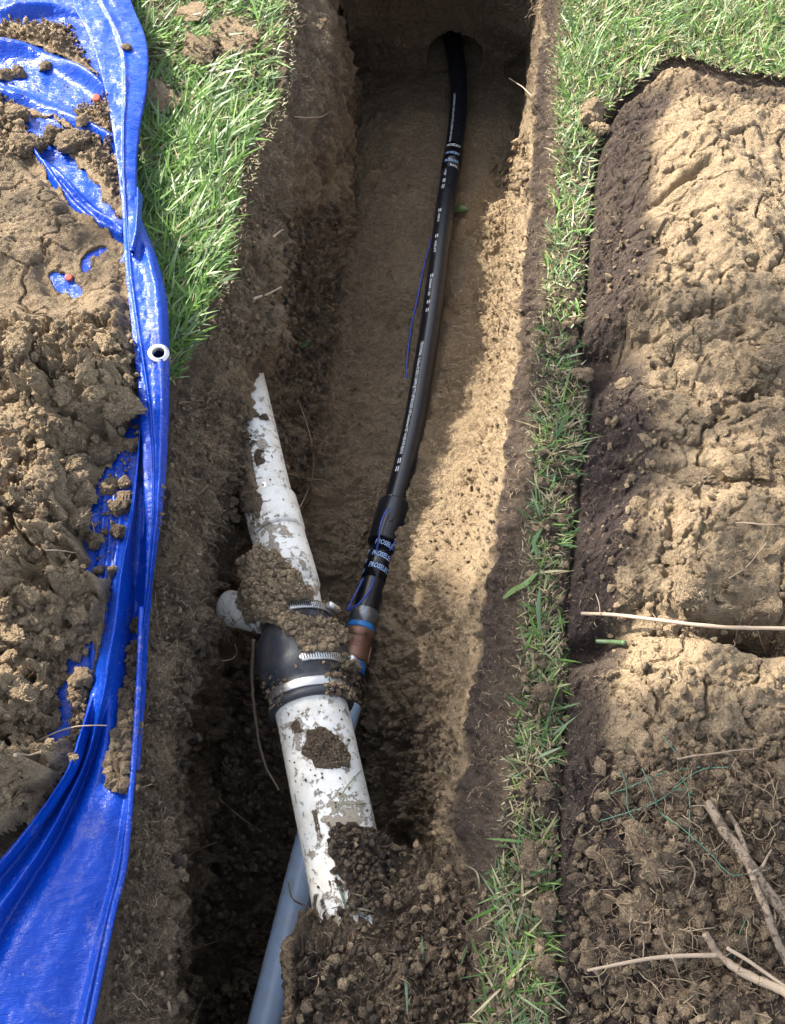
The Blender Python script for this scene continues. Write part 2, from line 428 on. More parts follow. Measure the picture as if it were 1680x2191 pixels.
fH = feat([(1158, -60, -.07), (1164, 60, -.07), (1142, 200, -.07), (1146, 270, -.07), (1136, 430, -.075), (1120, 600, -.08), (1112, 760, -.08), (1086, 1000, -.08), (1064, 1100, -.08), (1036, 1380, -.08), (994, 1640, -.08), (978, 1790, -.09), (1000, 1900, -.08), (1020, 2100, -.08), (1020, 2500, -.08)])
fI = feat([(1192, -60, 0), (1200, 80, 0), (1192, 220, 0), (1188, 400, 0), (1172, 560, 0), (1152, 760, 0), (1142, 1000, 0), (1132, 1200, 0), (1118, 1450, 0), (1092, 1650, 0), (1060, 1850, 0), (1035, 2050, 0), (1020, 2191, 0), (1010, 2500, 0)])
fJ = feat([(1440, -60, 0), (1430, 60, 0), (1330, 190, 0), (1292, 250, 0), (1272, 330, 0), (1256, 500, 0), (1246, 640, 0), (1232, 740, 0), (1262, 830, 0), (1240, 980, 0), (1222, 1150, 0), (1206, 1300, 0), (1206, 1500, 0), (1196, 1700, 0), (1190, 1900, 0), (1192, 2050, 0), (1205, 2191, 0), (1215, 2500, 0)])
Y_FAR = 2.42
Y_BLK = 0.285
ys = np.concatenate([[-3.0, -1.6, -.9], np.arange(-.55, -.02, .012), np.arange(-.02, Y_FAR, .0029), np.full(170, Y_FAR), [Y_FAR + .06, Y_FAR + .12, 2.6, 2.7, 3.1, 3.8]])
nr = len(ys)
wall = np.zeros(nr); i0 = np.searchsorted(ys, Y_FAR - 1e-9); wall[i0:i0 + 170] = np.linspace(0, 1, 170); wall[i0 + 170:] = 1
wlin = wall.copy(); ys = ys + np.where(wall > 0, .10 * wlin, 0) + np.linspace(0, .001, nr)
yq = np.minimum(ys, Y_FAR)
Xf, Zf = [], []
def addf(x, z): Xf.append(x); Zf.append(z)
xb, zb = fB(yq); xc, zc = fC(yq); xc2, zc2 = fC2(yq); xd, zd = fD(yq); xe, ze = fE(yq); xf, zf = fF0(yq); xg, zg = fG(yq); xh, zh = fH(yq); xi, zi = fI(yq); xj, zj = fJ(yq)
# soil bank the white pipe runs into, at the near end
bl_edge = np.interp(ys, [-3, .06, .12, .184, .219, .25, Y_BLK], [-.18, -.132, -.131, -.1215, -.088, -.062, -.035]); nearup = .045 * (1 - sstep(.135, .185, ys))
bm = 1 - sstep(Y_BLK - .012, Y_BLK + .004, ys)
slump = -.035 * sstep(Y_BLK - .09, Y_BLK, ys)
xe = np.where(bm > 0, xe * (1 - bm) + (bl_edge - .03) * bm, xe); ze = ze * (1 - bm) + (-.64) * bm
xf = xf * (1 - bm) + bl_edge * bm; zf = zf * (1 - bm) + (-.145 + nearup + slump) * bm
xg2 = xg * (1 - bm) + (bl_edge + .13) * bm; zg2 = zg * (1 - bm) + (-.118 + .6 * nearup + slump) * bm
zh = zh * (1 - bm) + (-.085 + slump * .3) * bm
xd = np.minimum(xd, xe - .03)
raise_ = lambda z: z * (1 - wall) + 0 * wall
addf(np.full(nr, -3.2), np.zeros(nr)); addf(np.minimum(xb - .35, -.95), np.zeros(nr)); addf(xb - .012, zb); addf(xb + .004, zb - .012)
addf(xc, raise_(zc)); addf(xc2, raise_(zc2)); addf(xd, raise_(zd)); addf(xe, raise_(ze)); addf(xf, raise_(zf)); addf(xg2, raise_(zg2))
addf(xh - .004, raise_(zh - .02)); addf(xh + .004, raise_(zh)); addf(xi, zi - .004); addf(xj, zj - .002); addf(xj + .012, zj - .02); addf(np.full(nr, 1.3), np.full(nr, -.02)); addf(np.full(nr, 3.2), np.full(nr, 0.))
Xf = np.array(Xf).T; Zf = np.array(Zf).T
Xf[:, 1] = np.minimum(Xf[:, 1], Xf[:, 2] - .2)
segn = [6, 26, 8, 60, 110, 60, 70, 80, 80, 110, 12, 36, 60, 10, 24, 6]
#        tone / roughness (m) / damp at every feature line
tones = [.5, .6, .60, .52, .34, .26, .32, .15, .11, .02, .04, .88, .66, .72, .95, .7, .5]
roughs = [0, .002, .004, .008, .011, .012, .014, .008, .008, .008, .004, .005, .004, .004, .004, .003, 0]
damps = [0, 0, 0, 0, .15, .1, .3, .7, .6, .3, .1, .1, 0, 0, 0, 0, 0]
cols = []; tn = []; rg = []; dp = []
jit = lambda s, sd: .006 * vnoise(np.stack([ys, ys * 0 + sd], 1), s, sd)
for k in range(len(segn)):
    for j in range(segn[k] + (1 if k == len(segn) - 1 else 0)):
        f = j / segn[k]
        cols.append((Xf[:, k] * (1 - f) + Xf[:, k + 1] * f, Zf[:, k] * (1 - f) + Zf[:, k + 1] * f))
        tn.append(tones[k] * (1 - f) + tones[k + 1] * f); rg.append(roughs[k] * (1 - f) + roughs[k + 1] * f); dp.append(damps[k] * (1 - f) + damps[k + 1] * f)
nc = len(cols)
GX = np.array([c[0] for c in cols]).T; GZ = np.array([c[1] for c in cols]).T
fl = 3 + 0 * GX; G = np.stack([GX, np.repeat(ys[:, None], nc, 1), GZ], -1)
# soften the profile corners (not in the first/last coarse columns)
c0 = sum(segn[:2]) + 4; c1 = sum(segn[:11]) - 6
for it in range(5):
    S = G[:, c0:c1].copy(); S[:, 1:-1] = .5 * S[:, 1:-1] + .25 * (S[:, :-2] + S[:, 2:]); G[:, c0:c1] = S
tone = np.repeat(np.array(tn)[None], nr, 0); rough = np.repeat(np.array(rg)[None], nr, 0); damp = np.repeat(np.array(dp)[None], nr, 0)
PX, PY, _ = proj(G)
def region(poly, soft=25): return 1 - sstep(-soft, soft, sdf_poly(PX, PY, poly) + 0)
segpos = np.concatenate([[0], np.cumsum(segn)]); ci = np.arange(nc)[None]
isfloor = (ci >= segpos[6]) & (ci <= segpos[9]); iswallL = (ci >= segpos[4]) & (ci < segpos[6])
# dark crumbly debris along the left side of the floor and in the near pit
deb = region([(610, 430), (740, 430), (735, 640), (700, 800), (670, 940), (640, 1200), (520, 1290), (430, 1250), (480, 1000), (560, 820), (600, 640)], 30)
pit = region([(380, 1300), (640, 1240), (760, 1500), (980, 1560), (985, 1800), (760, 1820), (640, 2300), (330, 2300), (370, 1500)], 40)
blk = (region([(800, 1800), (980, 1800), (1040, 1900), (1030, 2400), (600, 2400), (625, 2000), (690, 1960), (720, 1850)], 15)) * bm[:, None]
tone = tone + .18 * deb + .10 * pit
rough = rough + .005 * deb + .006 * pit + .005 * blk
tone = np.where(blk > .01, tone * (1 - blk) + blk * (.62 + .20 * fbm(G.reshape(-1, 3), 14, 2, 5).reshape(nr, nc)), tone)
# brown gets darker topsoil near the surface on the left shoulder; the sun-side sand stays tan
lx = (ci >= segpos[3]) & (ci < segpos[5])
tone = np.where(lx, tone + .13 * fbm(G.reshape(-1, 3) * np.array([1, 1, .4]), 11, 3, 9).reshape(nr, nc), tone)
# tan sand band low on the face beside the grey conduit
sb = region([(600, 2010), (640, 1950), (625, 2060), (612, 2400), (590, 2400)], 6) * bm[:, None]
tone = tone * (1 - sb) + .05 * sb
damp = damp * (1 - .9 * blk) * (1 - .6 * deb)
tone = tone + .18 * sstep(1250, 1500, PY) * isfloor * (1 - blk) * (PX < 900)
far = 1.3 * sstep(310, 150, PY) * (ci >= segpos[5]) * (ci <= segpos[10]); tone = tone + .25 * far  # tunnel shade at the far end, put into the soil tone
Nn = grid_normals(G); Nn = Nn * np.sign(Nn[nr // 2, nc // 2, 2])
flat = G.reshape(-1, 3)
disp = rough * (1.1 * fbm(flat, 26, 5, 1, .6).reshape(nr, nc)) + .0013 * vnoise(flat, 310, 142).reshape(nr, nc)
big = chunks(flat * np.array([1, 1, .8]), 30, 3).reshape(nr, nc); small = chunks(flat, 95, 7).reshape(nr, nc)
mid = chunks(flat, 52, 21).reshape(nr, nc)
steep = 1 - sstep(.45, .8, np.abs(Nn[..., 2])); pitm = pit * (1 - steep * bm[:, None])
disp += (deb + pitm) * .016 * (big + .6 * mid - .4) + (deb + pitm + blk * (1 - steep)) * .008 * (small - .3) + blk * (Nn[..., 2] > .75) * .012 * (mid * sstep(-.2, .5, fbm(flat, 12, 2, 31).reshape(nr, nc)) - .2)
disp += .0035 * (small - .3) * (isfloor | (ci >= segpos[9])) * (ci < segpos[13])
# little cracks pressed into the damp clay floor
ck = cracks(flat[:, :2], 26, .16, 11).reshape(nr, nc); pk = sstep(-.1, .5, fbm(flat[:, :2], 6, 2, 15).reshape(nr, nc))
disp += .006 * isfloor * fbm(flat[:, :2], 13, 3, 143).reshape(nr, nc) + .005 * isfloor * (chunks(flat[:, :2], 42, 144, .8).reshape(nr, nc) - .4) * sstep(-.3, .3, fbm(flat[:, :2], 7, 2, 145).reshape(nr, nc))
disp += .0040 * isfloor * vnoise(flat * np.array([.7, 1.5, 1]), 75, 140).reshape(nr, nc) + .0022 * isfloor * vnoise(flat * np.array([.8, 1.4, 1]), 170, 141).reshape(nr, nc)
disp -= .0065 * ck * pk * isfloor * (1 - np.clip(deb + pit + blk, 0, 1))
# sandy crumbs on the sunlit bank
bank = region([(1040, 330), (1140, 270), (1130, 600), (1110, 780), (1085, 1000), (1040, 1330), (1000, 1640), (960, 1500), (930, 1150), (1030, 900), (1010, 500)], 12)
disp += bank * .009 * (mid * sstep(0, .6, fbm(flat, 9, 2, 44).reshape(nr, nc)) - .1) * (ci < segpos[10])
# fibrous, streaky cut faces
st = vnoise(flat * np.array([1, 1, .25]), 90, 61).reshape(nr, nc) + .6 * vnoise(flat * np.array([1, 1, .3]), 190, 62).reshape(nr, nc)
faceL = ((ci >= segpos[3]) & (ci < segpos[6])); faceR = ((ci >= segpos[10]) & (ci < segpos[13]))
disp += .0060 * st * (faceL | faceR)
disp += (.018 * fbm(flat * np.array([1, 1, .6]), 8, 4, 77).reshape(nr, nc) + .008 * chunks(flat * np.array([1, 1, .45]), 22, 78, .7).reshape(nr, nc)) * faceL
tone = tone + np.where(faceL, .30 * (chunks(flat * np.array([1, 1, .5]), 16, 79, .8).reshape(nr, nc) - .5), 0)
# irregular lip of the right-hand edge
edge = np.exp(-((ci - segpos[11]) / 14.) ** 2)
G[..., 0] += edge * (.006 * vnoise(flat, 30, 5).reshape(nr, nc) + .006 * vnoise(flat, 9, 6).reshape(nr, nc))
fade = sstep(-1.3, -1.0, G[..., 0]) * (1 - sstep(1.1, 1.3, G[..., 0])); fade *= sstep(-.5, -.3, G[..., 1])
G = G + Nn * (disp * fade)[..., None]
tone = np.clip(tone - .10 * (big + small - .6) * np.clip(deb + pit + blk, 0, 1), 0, 1)
# hole the black pipe leaves by
hx, hy, hz = W(968, 140, -.43)
rr_ = np.sqrt((G[..., 0] - .172) ** 2 + (G[..., 2] + .462) ** 2)
uu = np.clip((G[..., 0] - .10) / .26, -1.3, 1.3); G[..., 1] -= (.06 + .20 * uu ** 2) * sstep(0, .55, wall)[:, None] * (ci >= segpos[5]) * (ci <= segpos[10])
hole = (wall > .02)[:, None] * (wall < .98)[:, None] * (1 - sstep(.060, .078, rr_)); G[..., 1] += .30 * hole
V = G.reshape(-1, 3)
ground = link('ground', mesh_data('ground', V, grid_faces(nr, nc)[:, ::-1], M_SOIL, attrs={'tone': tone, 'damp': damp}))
tag(ground, kind='structure')
GROUND = (G, Nn)
# unseen turf overhang added beyond the frame top, keeping sky light off the tunnel
bx_, by_ = np.meshgrid(np.linspace(-.42, .46, 90), np.concatenate([np.linspace(0, 1, 40)])); th_ = by_ * 2
prof_y = np.interp(by_, [0, .25, .45, .5, .75, 1], [2.95, 2.50, 2.235, 2.215, 2.225, 3.2]); prof_z = np.interp(by_, [0, .25, .45, .5, .75, 1], [-.16, -.16, -.145, -.11, .008, .008])
SHADE_LIP = np.stack([bx_, prof_y, prof_z], -1); SHADE_LIP[..., 1:] += .012 * np.stack([fbm(SHADE_LIP.reshape(-1, 3), 14, 4, 8 + k).reshape(bx_.shape) for k in (0, 1)], -1) * (by_ < .8)[..., None]
tag(link('ground', mesh_data('ground', SHADE_LIP.reshape(-1, 3), grid_faces(*bx_.shape), M_SOIL, attrs={'tone': np.full(bx_.size, .6), 'damp': np.zeros(bx_.size)})), kind='structure')
# the lawn soil beyond, out to the horizon
o_ = [(-3.15, -2.95), (3.15, -2.95), (3.15, 3.85), (-3.15, 3.85)]; q_ = [(-90, -90), (90, -90), (90, 90), (-90, 90)]
V2 = np.array([(x, y, -.004) for x, y in o_] + [(x, y, -.004) for x, y in q_])
m, t, b = newmat('far_lawn'); P_ = N(t, 'ShaderNodeNewGeometry').outputs['Position']
L(t, ramp(t, noise_n(t, P_, 6, 6, .7).outputs[0], [(.3, (.04, .08, .02)), (.5, (.07, .13, .03)), (.7, (.13, .15, .06))]), b.inputs['Base Color']); b.inputs['Roughness'].default_value = .9
bumps(t, b, [(noise_n(t, P_, 60, 5, .7).outputs[0], .03, 1)])
tag(link('lawn_ground', mesh_data('lawn_ground', V2, np.array([[0, 4, 5, 1], [1, 5, 6, 2], [2, 6, 7, 3], [3, 7, 4, 0]])[:, ::-1], m)), kind='structure')

# ------------------------------------------------------------------ right hand spoil mound
xs = np.arange(.10, 1.25, .0026); yy = np.arange(-.25, 1.72, .0026)
MX, MY = np.meshgrid(xs, yy); m2 = np.stack([MX.ravel(), MY.ravel()], 1)
DX, DY, _ = proj(np.stack([MX, MY, np.full_like(MX, .03)], -1))
MREG = [(1330, 195), (1385, 150), (1430, 112), (1480, 108), (1530, 138), (1600, 150), (1680, 152), (1800, 150), (2600, 180), (2900, 1500), (2600, 2800), (1230, 2800), (1207, 2191), (1196, 2050), (1192, 1900), (1198, 1700), (1210, 1500), (1210, 1300), (1226, 1150), (1244, 980), (1266, 840), (1234, 740), (1250, 640), (1260, 500), (1276, 330), (1296, 250)]
sd = sdf_poly(DX, DY, MREG) / FD * 1.3              # metres roughly, negative inside
din = -sd
def bl(X, Y, rx, ry, a, ang=0):
    dx, dy = DX - X, DY - Y; c, s = math.cos(R(ang)), math.sin(R(ang))
    return a * np.exp(-(((dx * c + dy * s) / rx) ** 2 + ((-dx * s + dy * c) / ry) ** 2))
H = -.05 + .052 * sstep(-.004, .012, din) * (1 - .0 * din)
shape = .085 * (1 - np.exp(-np.clip(din, 0, 1) / .085))
warp = fbm(m2, 5, 3, 3).reshape(MX.shape)
H = H - .012 + shape + .016 * warp * sstep(0, .05, din)
H += bl(1500, 420, 170, 200, .05) + bl(1480, 1460, 150, 120, .035) + bl(1400, 1290, 90, 60, .03) + bl(1390, 640, 60, 120, .02) + bl(1560, 1150, 200, 60, .02)
H += bl(1285, 762, 62, 36, -.10, -25) + bl(1610, 1380, 120, 38, -.13, 5) + bl(1280, 1372, 60, 28, -.07, -20) + bl(1440, 440, 75, 10, -.035, -28) + bl(1560, 1040, 150, 14, -.03, 12) + bl(1420, 1180, 14, 90, -.02, 10) + bl(1500, 700, 110, 12, -.022, -14) + bl(1600, 1300, 120, 22, -.02) + bl(1560, 850, 200, 25, -.018, 5)
H += bl(1420, 1850, 120, 60, .02) + bl(1650, 1750, 90, 200, .02) + bl(1350, 2150, 160, 60, -.03) + bl(1600, 2170, 150, 70, .03)
dn = np.clip(sstep(.02, .09, din), 0, 1)
cl1 = chunks(m2, 13, 100, .7).reshape(MX.shape); cl2 = chunks(m2, 38, 101, .6).reshape(MX.shape); cl3 = chunks(m2, 105, 102).reshape(MX.shape)
pt = sstep(-.25, .45, fbm(m2, 4.5, 3, 41).reshape(MX.shape)); low = sstep(1500, 1750, DY)
rel = .16 + .70 * sstep(-.10, .45, fbm(m2, 3.6, 3, 46).reshape(MX.shape)); pt = pt * rel
H += dn * rel * (.022 * (cl1 - .45) * pt + .010 * (cl2 - .4) * (.15 + .85 * pt) + .005 * (cl3 - .4) * (.45 + .55 * pt) + .0035 * fbm(m2, 110, 3, 57).reshape(MX.shape)) + .009 * dn * fbm(m2, 30, 4, 55).reshape(MX.shape)
H += (1 - dn) * (.006 * fbm(m2, 50, 4, 56).reshape(MX.shape) + .006 * cl3 + .006 * cl2)
H -= .016 * cracks(m2, 7, .06, 90, .9).reshape(MX.shape) * (1 - .6 * pt) * dn
H += .010 * dn * (chunks(m2, 20, 104, .8).reshape(MX.shape) - .4) * sstep(-.1, .3, fbm(m2, 3.2, 2, 45).reshape(MX.shape))
keep = (sd < .012)
mt = .92 - .80 * sstep(.045, .115, din + .02 * warp + .0 * DY)
bandw = np.interp(DY, [200, 500, 800, 1200, 1500, 1800, 2191], [.038, .048, .07, .08, .055, .085, .11])
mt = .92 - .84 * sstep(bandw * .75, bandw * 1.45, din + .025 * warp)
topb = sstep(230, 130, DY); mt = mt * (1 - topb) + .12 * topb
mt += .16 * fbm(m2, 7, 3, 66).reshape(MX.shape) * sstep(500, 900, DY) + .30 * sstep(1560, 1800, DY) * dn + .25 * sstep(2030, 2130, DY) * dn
mt += bl(1650, 1800, 100, 250, .2) + bl(1350, 1200, 90, 120, .2) + bl(1500, 1100, 160, 60, .15) - bl(1480, 1480, 130, 110, .35) - bl(1600, 1170, 150, 50, .2) + bl(1600, 1375, 120, 40, .4)  # paints sun patches paler and the shaded hollow darker into the mound tone
mt -= .12 * (cl2 + cl3 - .6)
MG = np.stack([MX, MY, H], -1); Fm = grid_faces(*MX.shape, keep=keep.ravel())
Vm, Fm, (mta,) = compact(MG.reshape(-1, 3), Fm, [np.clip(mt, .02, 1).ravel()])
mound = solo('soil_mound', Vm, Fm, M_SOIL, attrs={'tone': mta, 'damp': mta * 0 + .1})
tag(mound, 'long mound of dug tan soil with dark topsoil edge right of the turf strip', 'soil mound')

# ------------------------------------------------------------------ tarp base sheet and the spoil heap on it
xs = np.arange(-1.25, -.12, .0026); yy = np.arange(-.1, 2.15, .0026)
HX, HY = np.meshgrid(xs, yy); h2 = np.stack([HX.ravel(), HY.ravel()], 1)
DX, DY, _ = proj(np.stack([HX, HY, np.full_like(HX, .05)], -1))
TREG = [(-900, -160), (190, -160), (230, 60), (245, 200), (268, 400), (276, 520), (290, 700), (306, 860), (300, 1000), (270, 1120), (240, 1300), (200, 1450), (160, 1560), (120, 1640), (40, 1720), (-100, 1800), (-900, 2000)]
folds = [([(-300, 60), (0, 92), (60, 98), (120, 122), (170, 150), (225, 190)], 12, .032), ([(-300, 150), (0, 192), (60, 206), (120, 232), (190, 268), (250, 300)], 11, .026),
         ([(40, 275), (90, 345), (150, 420), (200, 470), (262, 498)], 6, .026), ([(100, 345), (160, 405), (215, 450), (262, 488)], 5, .022), ([(0, 20), (110, 10), (200, 20), (270, 34)], 9, .03)]
TZ = .035 + .008 * fbm(h2, 5, 2, 200).reshape(HX.shape) + .0015 * fbm(h2, 40, 3, 201).reshape(HX.shape)
for pts, wd, amp in folds:
    d_, p_ = line_dist(DX, DY, pts); TZ = TZ + amp * np.exp(-(d_ / wd) ** 2) * (.7 + .3 * np.sin(p_ * 9))
for X0, sl_ in ((232, -.35), (250, -.33), (215, -.3)):      # pleats under the lower exposed patch
    d_ = np.abs((DX - X0) - (DY - 1150) * sl_ * .3); TZ = TZ + .004 * np.exp(-(d_ / 5) ** 2) * sstep(960, 1000, DY)
inT = sdf_poly(DX, DY, TREG)
BLUE = [
    [(-900, -200), (300, -200), (300, 55), (210, 45), (180, 42), (140, 36), (60, 30), (0, 34), (-900, 30)],
    [(142, 52), (175, 52), (230, 60), (270, 120), (225, 150), (205, 128), (178, 100), (160, 82)],
    [(-900, 84), (0, 88), (60, 93), (110, 112), (150, 130), (215, 158), (245, 196), (238, 205), (200, 198), (185, 210), (165, 215), (140, 222), (150, 240), (175, 252), (245, 296), (255, 320), (225, 300), (200, 282), (160, 258), (125, 238), (60, 215), (0, 196), (-900, 150), (-900, 120), (0, 125), (40, 122), (90, 136), (120, 150), (145, 162), (130, 150), (90, 130), (40, 118), (0, 112), (-900, 95)],
    [(45, 238), (70, 246), (112, 250), (125, 270), (155, 278), (162, 290), (140, 296), (118, 296), (108, 315), (140, 318), (155, 330), (165, 352), (195, 378), (212, 400), (225, 440), (260, 460), (272, 500), (262, 502), (210, 476), (150, 420), (100, 352), (56, 290), (68, 296), (62, 272)],
    [(207, 514), (216, 511), (212, 524), (188, 534), (182, 556), (174, 566), (172, 550), (188, 526)],
    [(104, 572), (114, 578), (130, 610), (120, 606)], [(126, 574), (140, 578), (161, 605), (150, 618), (138, 600)],
    [(305, 885), (288, 892), (282, 905), (270, 925), (298, 930)], [(262, 970), (290, 965), (300, 1000), (262, 1140), (244, 1200), (222, 1240), (206, 1235), (182, 1215), (196, 1195), (180, 1160), (206, 1140), (178, 1090), (192, 1072), (212, 1030), (230, 1010), (248, 995)],
    [(190, 1378), (192, 1408), (170, 1432), (160, 1470), (152, 1500), (142, 1545), (128, 1550), (122, 1502), (118, 1470), (138, 1440), (150, 1412), (172, 1392)],
    [(88, 1570), (110, 1555), (150, 1545), (130, 1562), (100, 1575)],
]
jx = DX + 7 * fbm(h2, 45, 3, 210).reshape(HX.shape); jy = DY + 7 * fbm(h2, 45, 3, 211).reshape(HX.shape)
db = np.full(HX.shape, 1e9)
for p in BLUE: db = np.minimum(db, sdf_poly(jx, jy, p))
HREG = [(-900, 25), (220, 25), (262, 300), (276, 520), (290, 700), (303, 860), (300, 960), (262, 1150), (236, 1300), (200, 1440), (172, 1545), (140, 1640), (80, 1730), (20, 1780), (-100, 1830), (-900, 2000)]
ins = -sdf_poly(jx, jy, HREG)
d = np.minimum(db, ins) / FD * 1.35
low = sstep(640, 760, DY)
hm = .016 + .004 * low + .045 * low * sstep(.0, .10, d) + .05 * low * sstep(.05, .3, d)
slab = region_ = 1 - sstep(-20, 20, sdf_poly(DX, DY, [(-900, 330), (60, 330), (150, 430), (240, 520), (272, 530), (282, 660), (200, 690), (100, 720), (-900, 700)]))
a1 = chunks(h2, 11, 220, .8).reshape(HX.shape); a2 = chunks(h2, 25, 221, .6).reshape(HX.shape); a3 = chunks(h2, 68, 222).reshape(HX.shape); a4 = chunks(h2, 150, 223).reshape(HX.shape)
prof = sstep(0, .035, d)
S = TZ * (1 - .0) - .012 + (.012 + hm) * np.sqrt(np.clip(prof, 0, 1))
S += sstep(0, .02, d) * ((1 - slab) * (low * (.095 * (a1 - .35) + .020 * (a2 - .35)) + .006 * (a2 - .4) + .009 * (a3 - .4) + .005 * (a4 - .3)) + slab * (.004 * fbm(h2, 25, 3, 230).reshape(HX.shape) + .012 * fbm(h2, 6, 2, 231).reshape(HX.shape) + .002 * a3))
S += .012 * slab * prof - .016 * slab * cracks(h2, 7, .045, 240, .8).reshape(HX.shape) * prof - .006 * slab * cracks(h2, 24, .05, 241, 1.0).reshape(HX.shape) * prof * sstep(0, .5, fbm(h2, 5, 2, 12).reshape(HX.shape))
S += (.0035 * fbm(h2, 110, 3, 234).reshape(HX.shape) + .004 * fbm(h2, 40, 3, 235).reshape(HX.shape)) * (1 - .7 * slab)
S += .004 * fbm(h2, 60, 4, 233).reshape(HX.shape) * (1 - .65 * slab)
S = np.where(d > .004, np.maximum(S, TZ + .003 + .004 * a3), S)
ht = .07 + .17 * slab + .10 * fbm(h2, 6, 3, 250).reshape(HX.shape) + .12 * low * (a1 < .12) - .05 * (a3 + a2 - .8) + .03 * low
hb = (S > TZ - .010) & (ins > -8)
Vh, Fh, (hta,) = compact(np.stack([HX, HY, S], -1).reshape(-1, 3), grid_faces(*HX.shape, keep=hb.ravel()), [np.clip(ht, .02, 1).ravel()])
heap = solo('soil_heap', Vh, Fh, M_SOIL, attrs={'tone': hta, 'damp': hta * 0})
tag(heap, 'wide heap of lumpy tan dug soil spilling over the blue tarp', 'soil heap')

tarp = empty('tarp', (-.5, .8, 0)); tag(tarp, 'blue plastic tarp with a folded edge and metal eyelet, half buried in soil', 'tarp')
kt = (inT < 10) & (S < TZ + .02)
Vt, Ft, _ = compact(np.stack([HX, HY, TZ], -1).reshape(-1, 3), grid_faces(*HX.shape, keep=(inT < 10).ravel()))
child('ground_sheet', Vt, Ft, M_TARP, tarp, attrs={'dust': np.full(len(Vt), .5)})
def pl(pts, n):     # plain resample of a D polyline by its own length, smoothed
    P = smooth_path([(x, y, 0) for x, y in pts], n); return P[:, :2]
def sheet(left, right, zfun, nt_, ns_, seed, wr=.002, name='sheet', dust=.4, skirt=True, cut=None):
    Lc, Rc = pl(left, nt_), pl(right, nt_)
    # pair by row height: resample both on common image rows
    yl = np.maximum.accumulate(Lc[:, 1]); yr = np.maximum.accumulate(Rc[:, 1])
    tt = np.linspace(0, 1, nt_)
    s = np.linspace(0, 1, ns_)
    T_, S_ = np.meshgrid(tt, s, indexing='ij')
    X = Lc[:, 0][:, None] * (1 - s) + Rc[:, 0][:, None] * s; Yy = Lc[:, 1][:, None] * (1 - s) + Rc[:, 1][:, None] * s
    z = zfun(S_, T_, X, Yy)
    Gs = W(X, Yy, z)
    f = Gs.reshape(-1, 3)
    wn = fbm(f, 28, 4, seed, .55).reshape(X.shape); wn2 = (1 - np.abs(vnoise(f * np.array([1, .7, 1]), 17, seed + 5)).reshape(X.shape) * 2) * 1.3
    Gs[..., 2] += wr * wn + wr * .6 * wn2 * np.sin(np.pi * np.clip(S_, 0, 1))
    if skirt:
        a = Gs[:, :1].copy(); a[..., 0] += .006; a[..., 2] -= .018
        b_ = Gs[:, -1:].copy(); b_[..., 0] -= .008; b_[..., 2] -= .020; b2 = b_.copy(); b2[..., 0] -= .02; b2[..., 2] -= .008
        r1 = Gs[:, -1:].copy(); r1[..., 0] += .0015; r1[..., 2] -= .004
        Gs = np.concatenate([a, Gs, r1, b_, b2], 1)
    nr_, nc_ = Gs.shape[:2]; F_ = grid_faces(nr_, nc_)[:, ::-1]; Vv = Gs.reshape(-1, 3)
    if cut is not None:
        cen = Vv[F_].mean(1); F_ = F_[np.hypot(cen[:, 0] - cut[0], cen[:, 1] - cut[1]) > cut[2]]
        Vv, F_, _ = compact(Vv, F_)
    return Vv, F_, Gs
# upright hem: the broad folded edge that runs down the picture's left
zb_ = lambda S_, T_, X, Y: .070 + .004 * np.sin(np.pi * np.clip(S_, 0, 1)) ** .7 - .006 * S_ + .004 * np.exp(-((S_ - .35 - .2 * np.sin(T_ * 11)) / .05) ** 2) + .014 * np.exp(-((Y - 505) / 40) ** 2) * np.exp(-((X - 288) / 12) ** 2) + .012 * np.exp(-((S_ - .8) / .2) ** 2) * sstep(420, 560, Y) - .030 * sstep(1000, 1300, Y)
GC = W(337, 748, .088)
hemL = [(150, -160), (150, -60), (158, 10), (182, 60), (202, 110), (222, 180), (238, 260), (256, 390), (263, 480), (267, 560), (275, 640), (286, 740), (297, 850), (303, 940), (308, 1040), (312, 1140), (311, 1240), (302, 1340), (297, 1440), (290, 1540), (282, 1640)]
hemR = [(225, -160), (252, -60), (283, 10), (306, 60), (314, 110), (312, 190), (298, 270), (290, 390), (297, 450), (322, 520), (345, 580), (355, 650), (359, 740), (360, 830), (357, 920), (350, 1030), (338, 1140), (325, 1230), (310, 1340), (302, 1440), (295, 1540), (288, 1640)]
hemR = hemR[:1] + hemR[1:]
n_ = len(hemL); hemR = [tuple(p) for p in pl(hemR, 200)[np.linspace(0, 199, n_).astype(int)]]
V_, F_, HEM = sheet(hemL, hemR, zb_, 620, 60, 300, .0022, cut=(GC[0], GC[1], .0105))
hem = child('folded_hem', V_, F_, M_TARP, tarp, attrs={'dust': np.full(len(V_), .25)})
# pleat where the edge twists over
zp_ = lambda S_, T_, X, Y: .090 + .012 * np.sin(np.pi * S_) * np.sin(np.pi * np.clip(T_, .02, 1))
V_, F_, _ = sheet([(293, 400), (291, 430), (286, 465), (281, 500), (277, 535)], [(296, 400), (299, 430), (300, 465), (297, 500), (284, 535)], zp_, 80, 16, 311, .001)
child('fold', V_, F_, M_TARP, tarp, attrs={'dust': np.full(len(V_), .2)})
# crosswise pleat on the broad part
zp2 = lambda S_, T_, X, Y: .088 + .008 * np.sin(np.pi * T_)
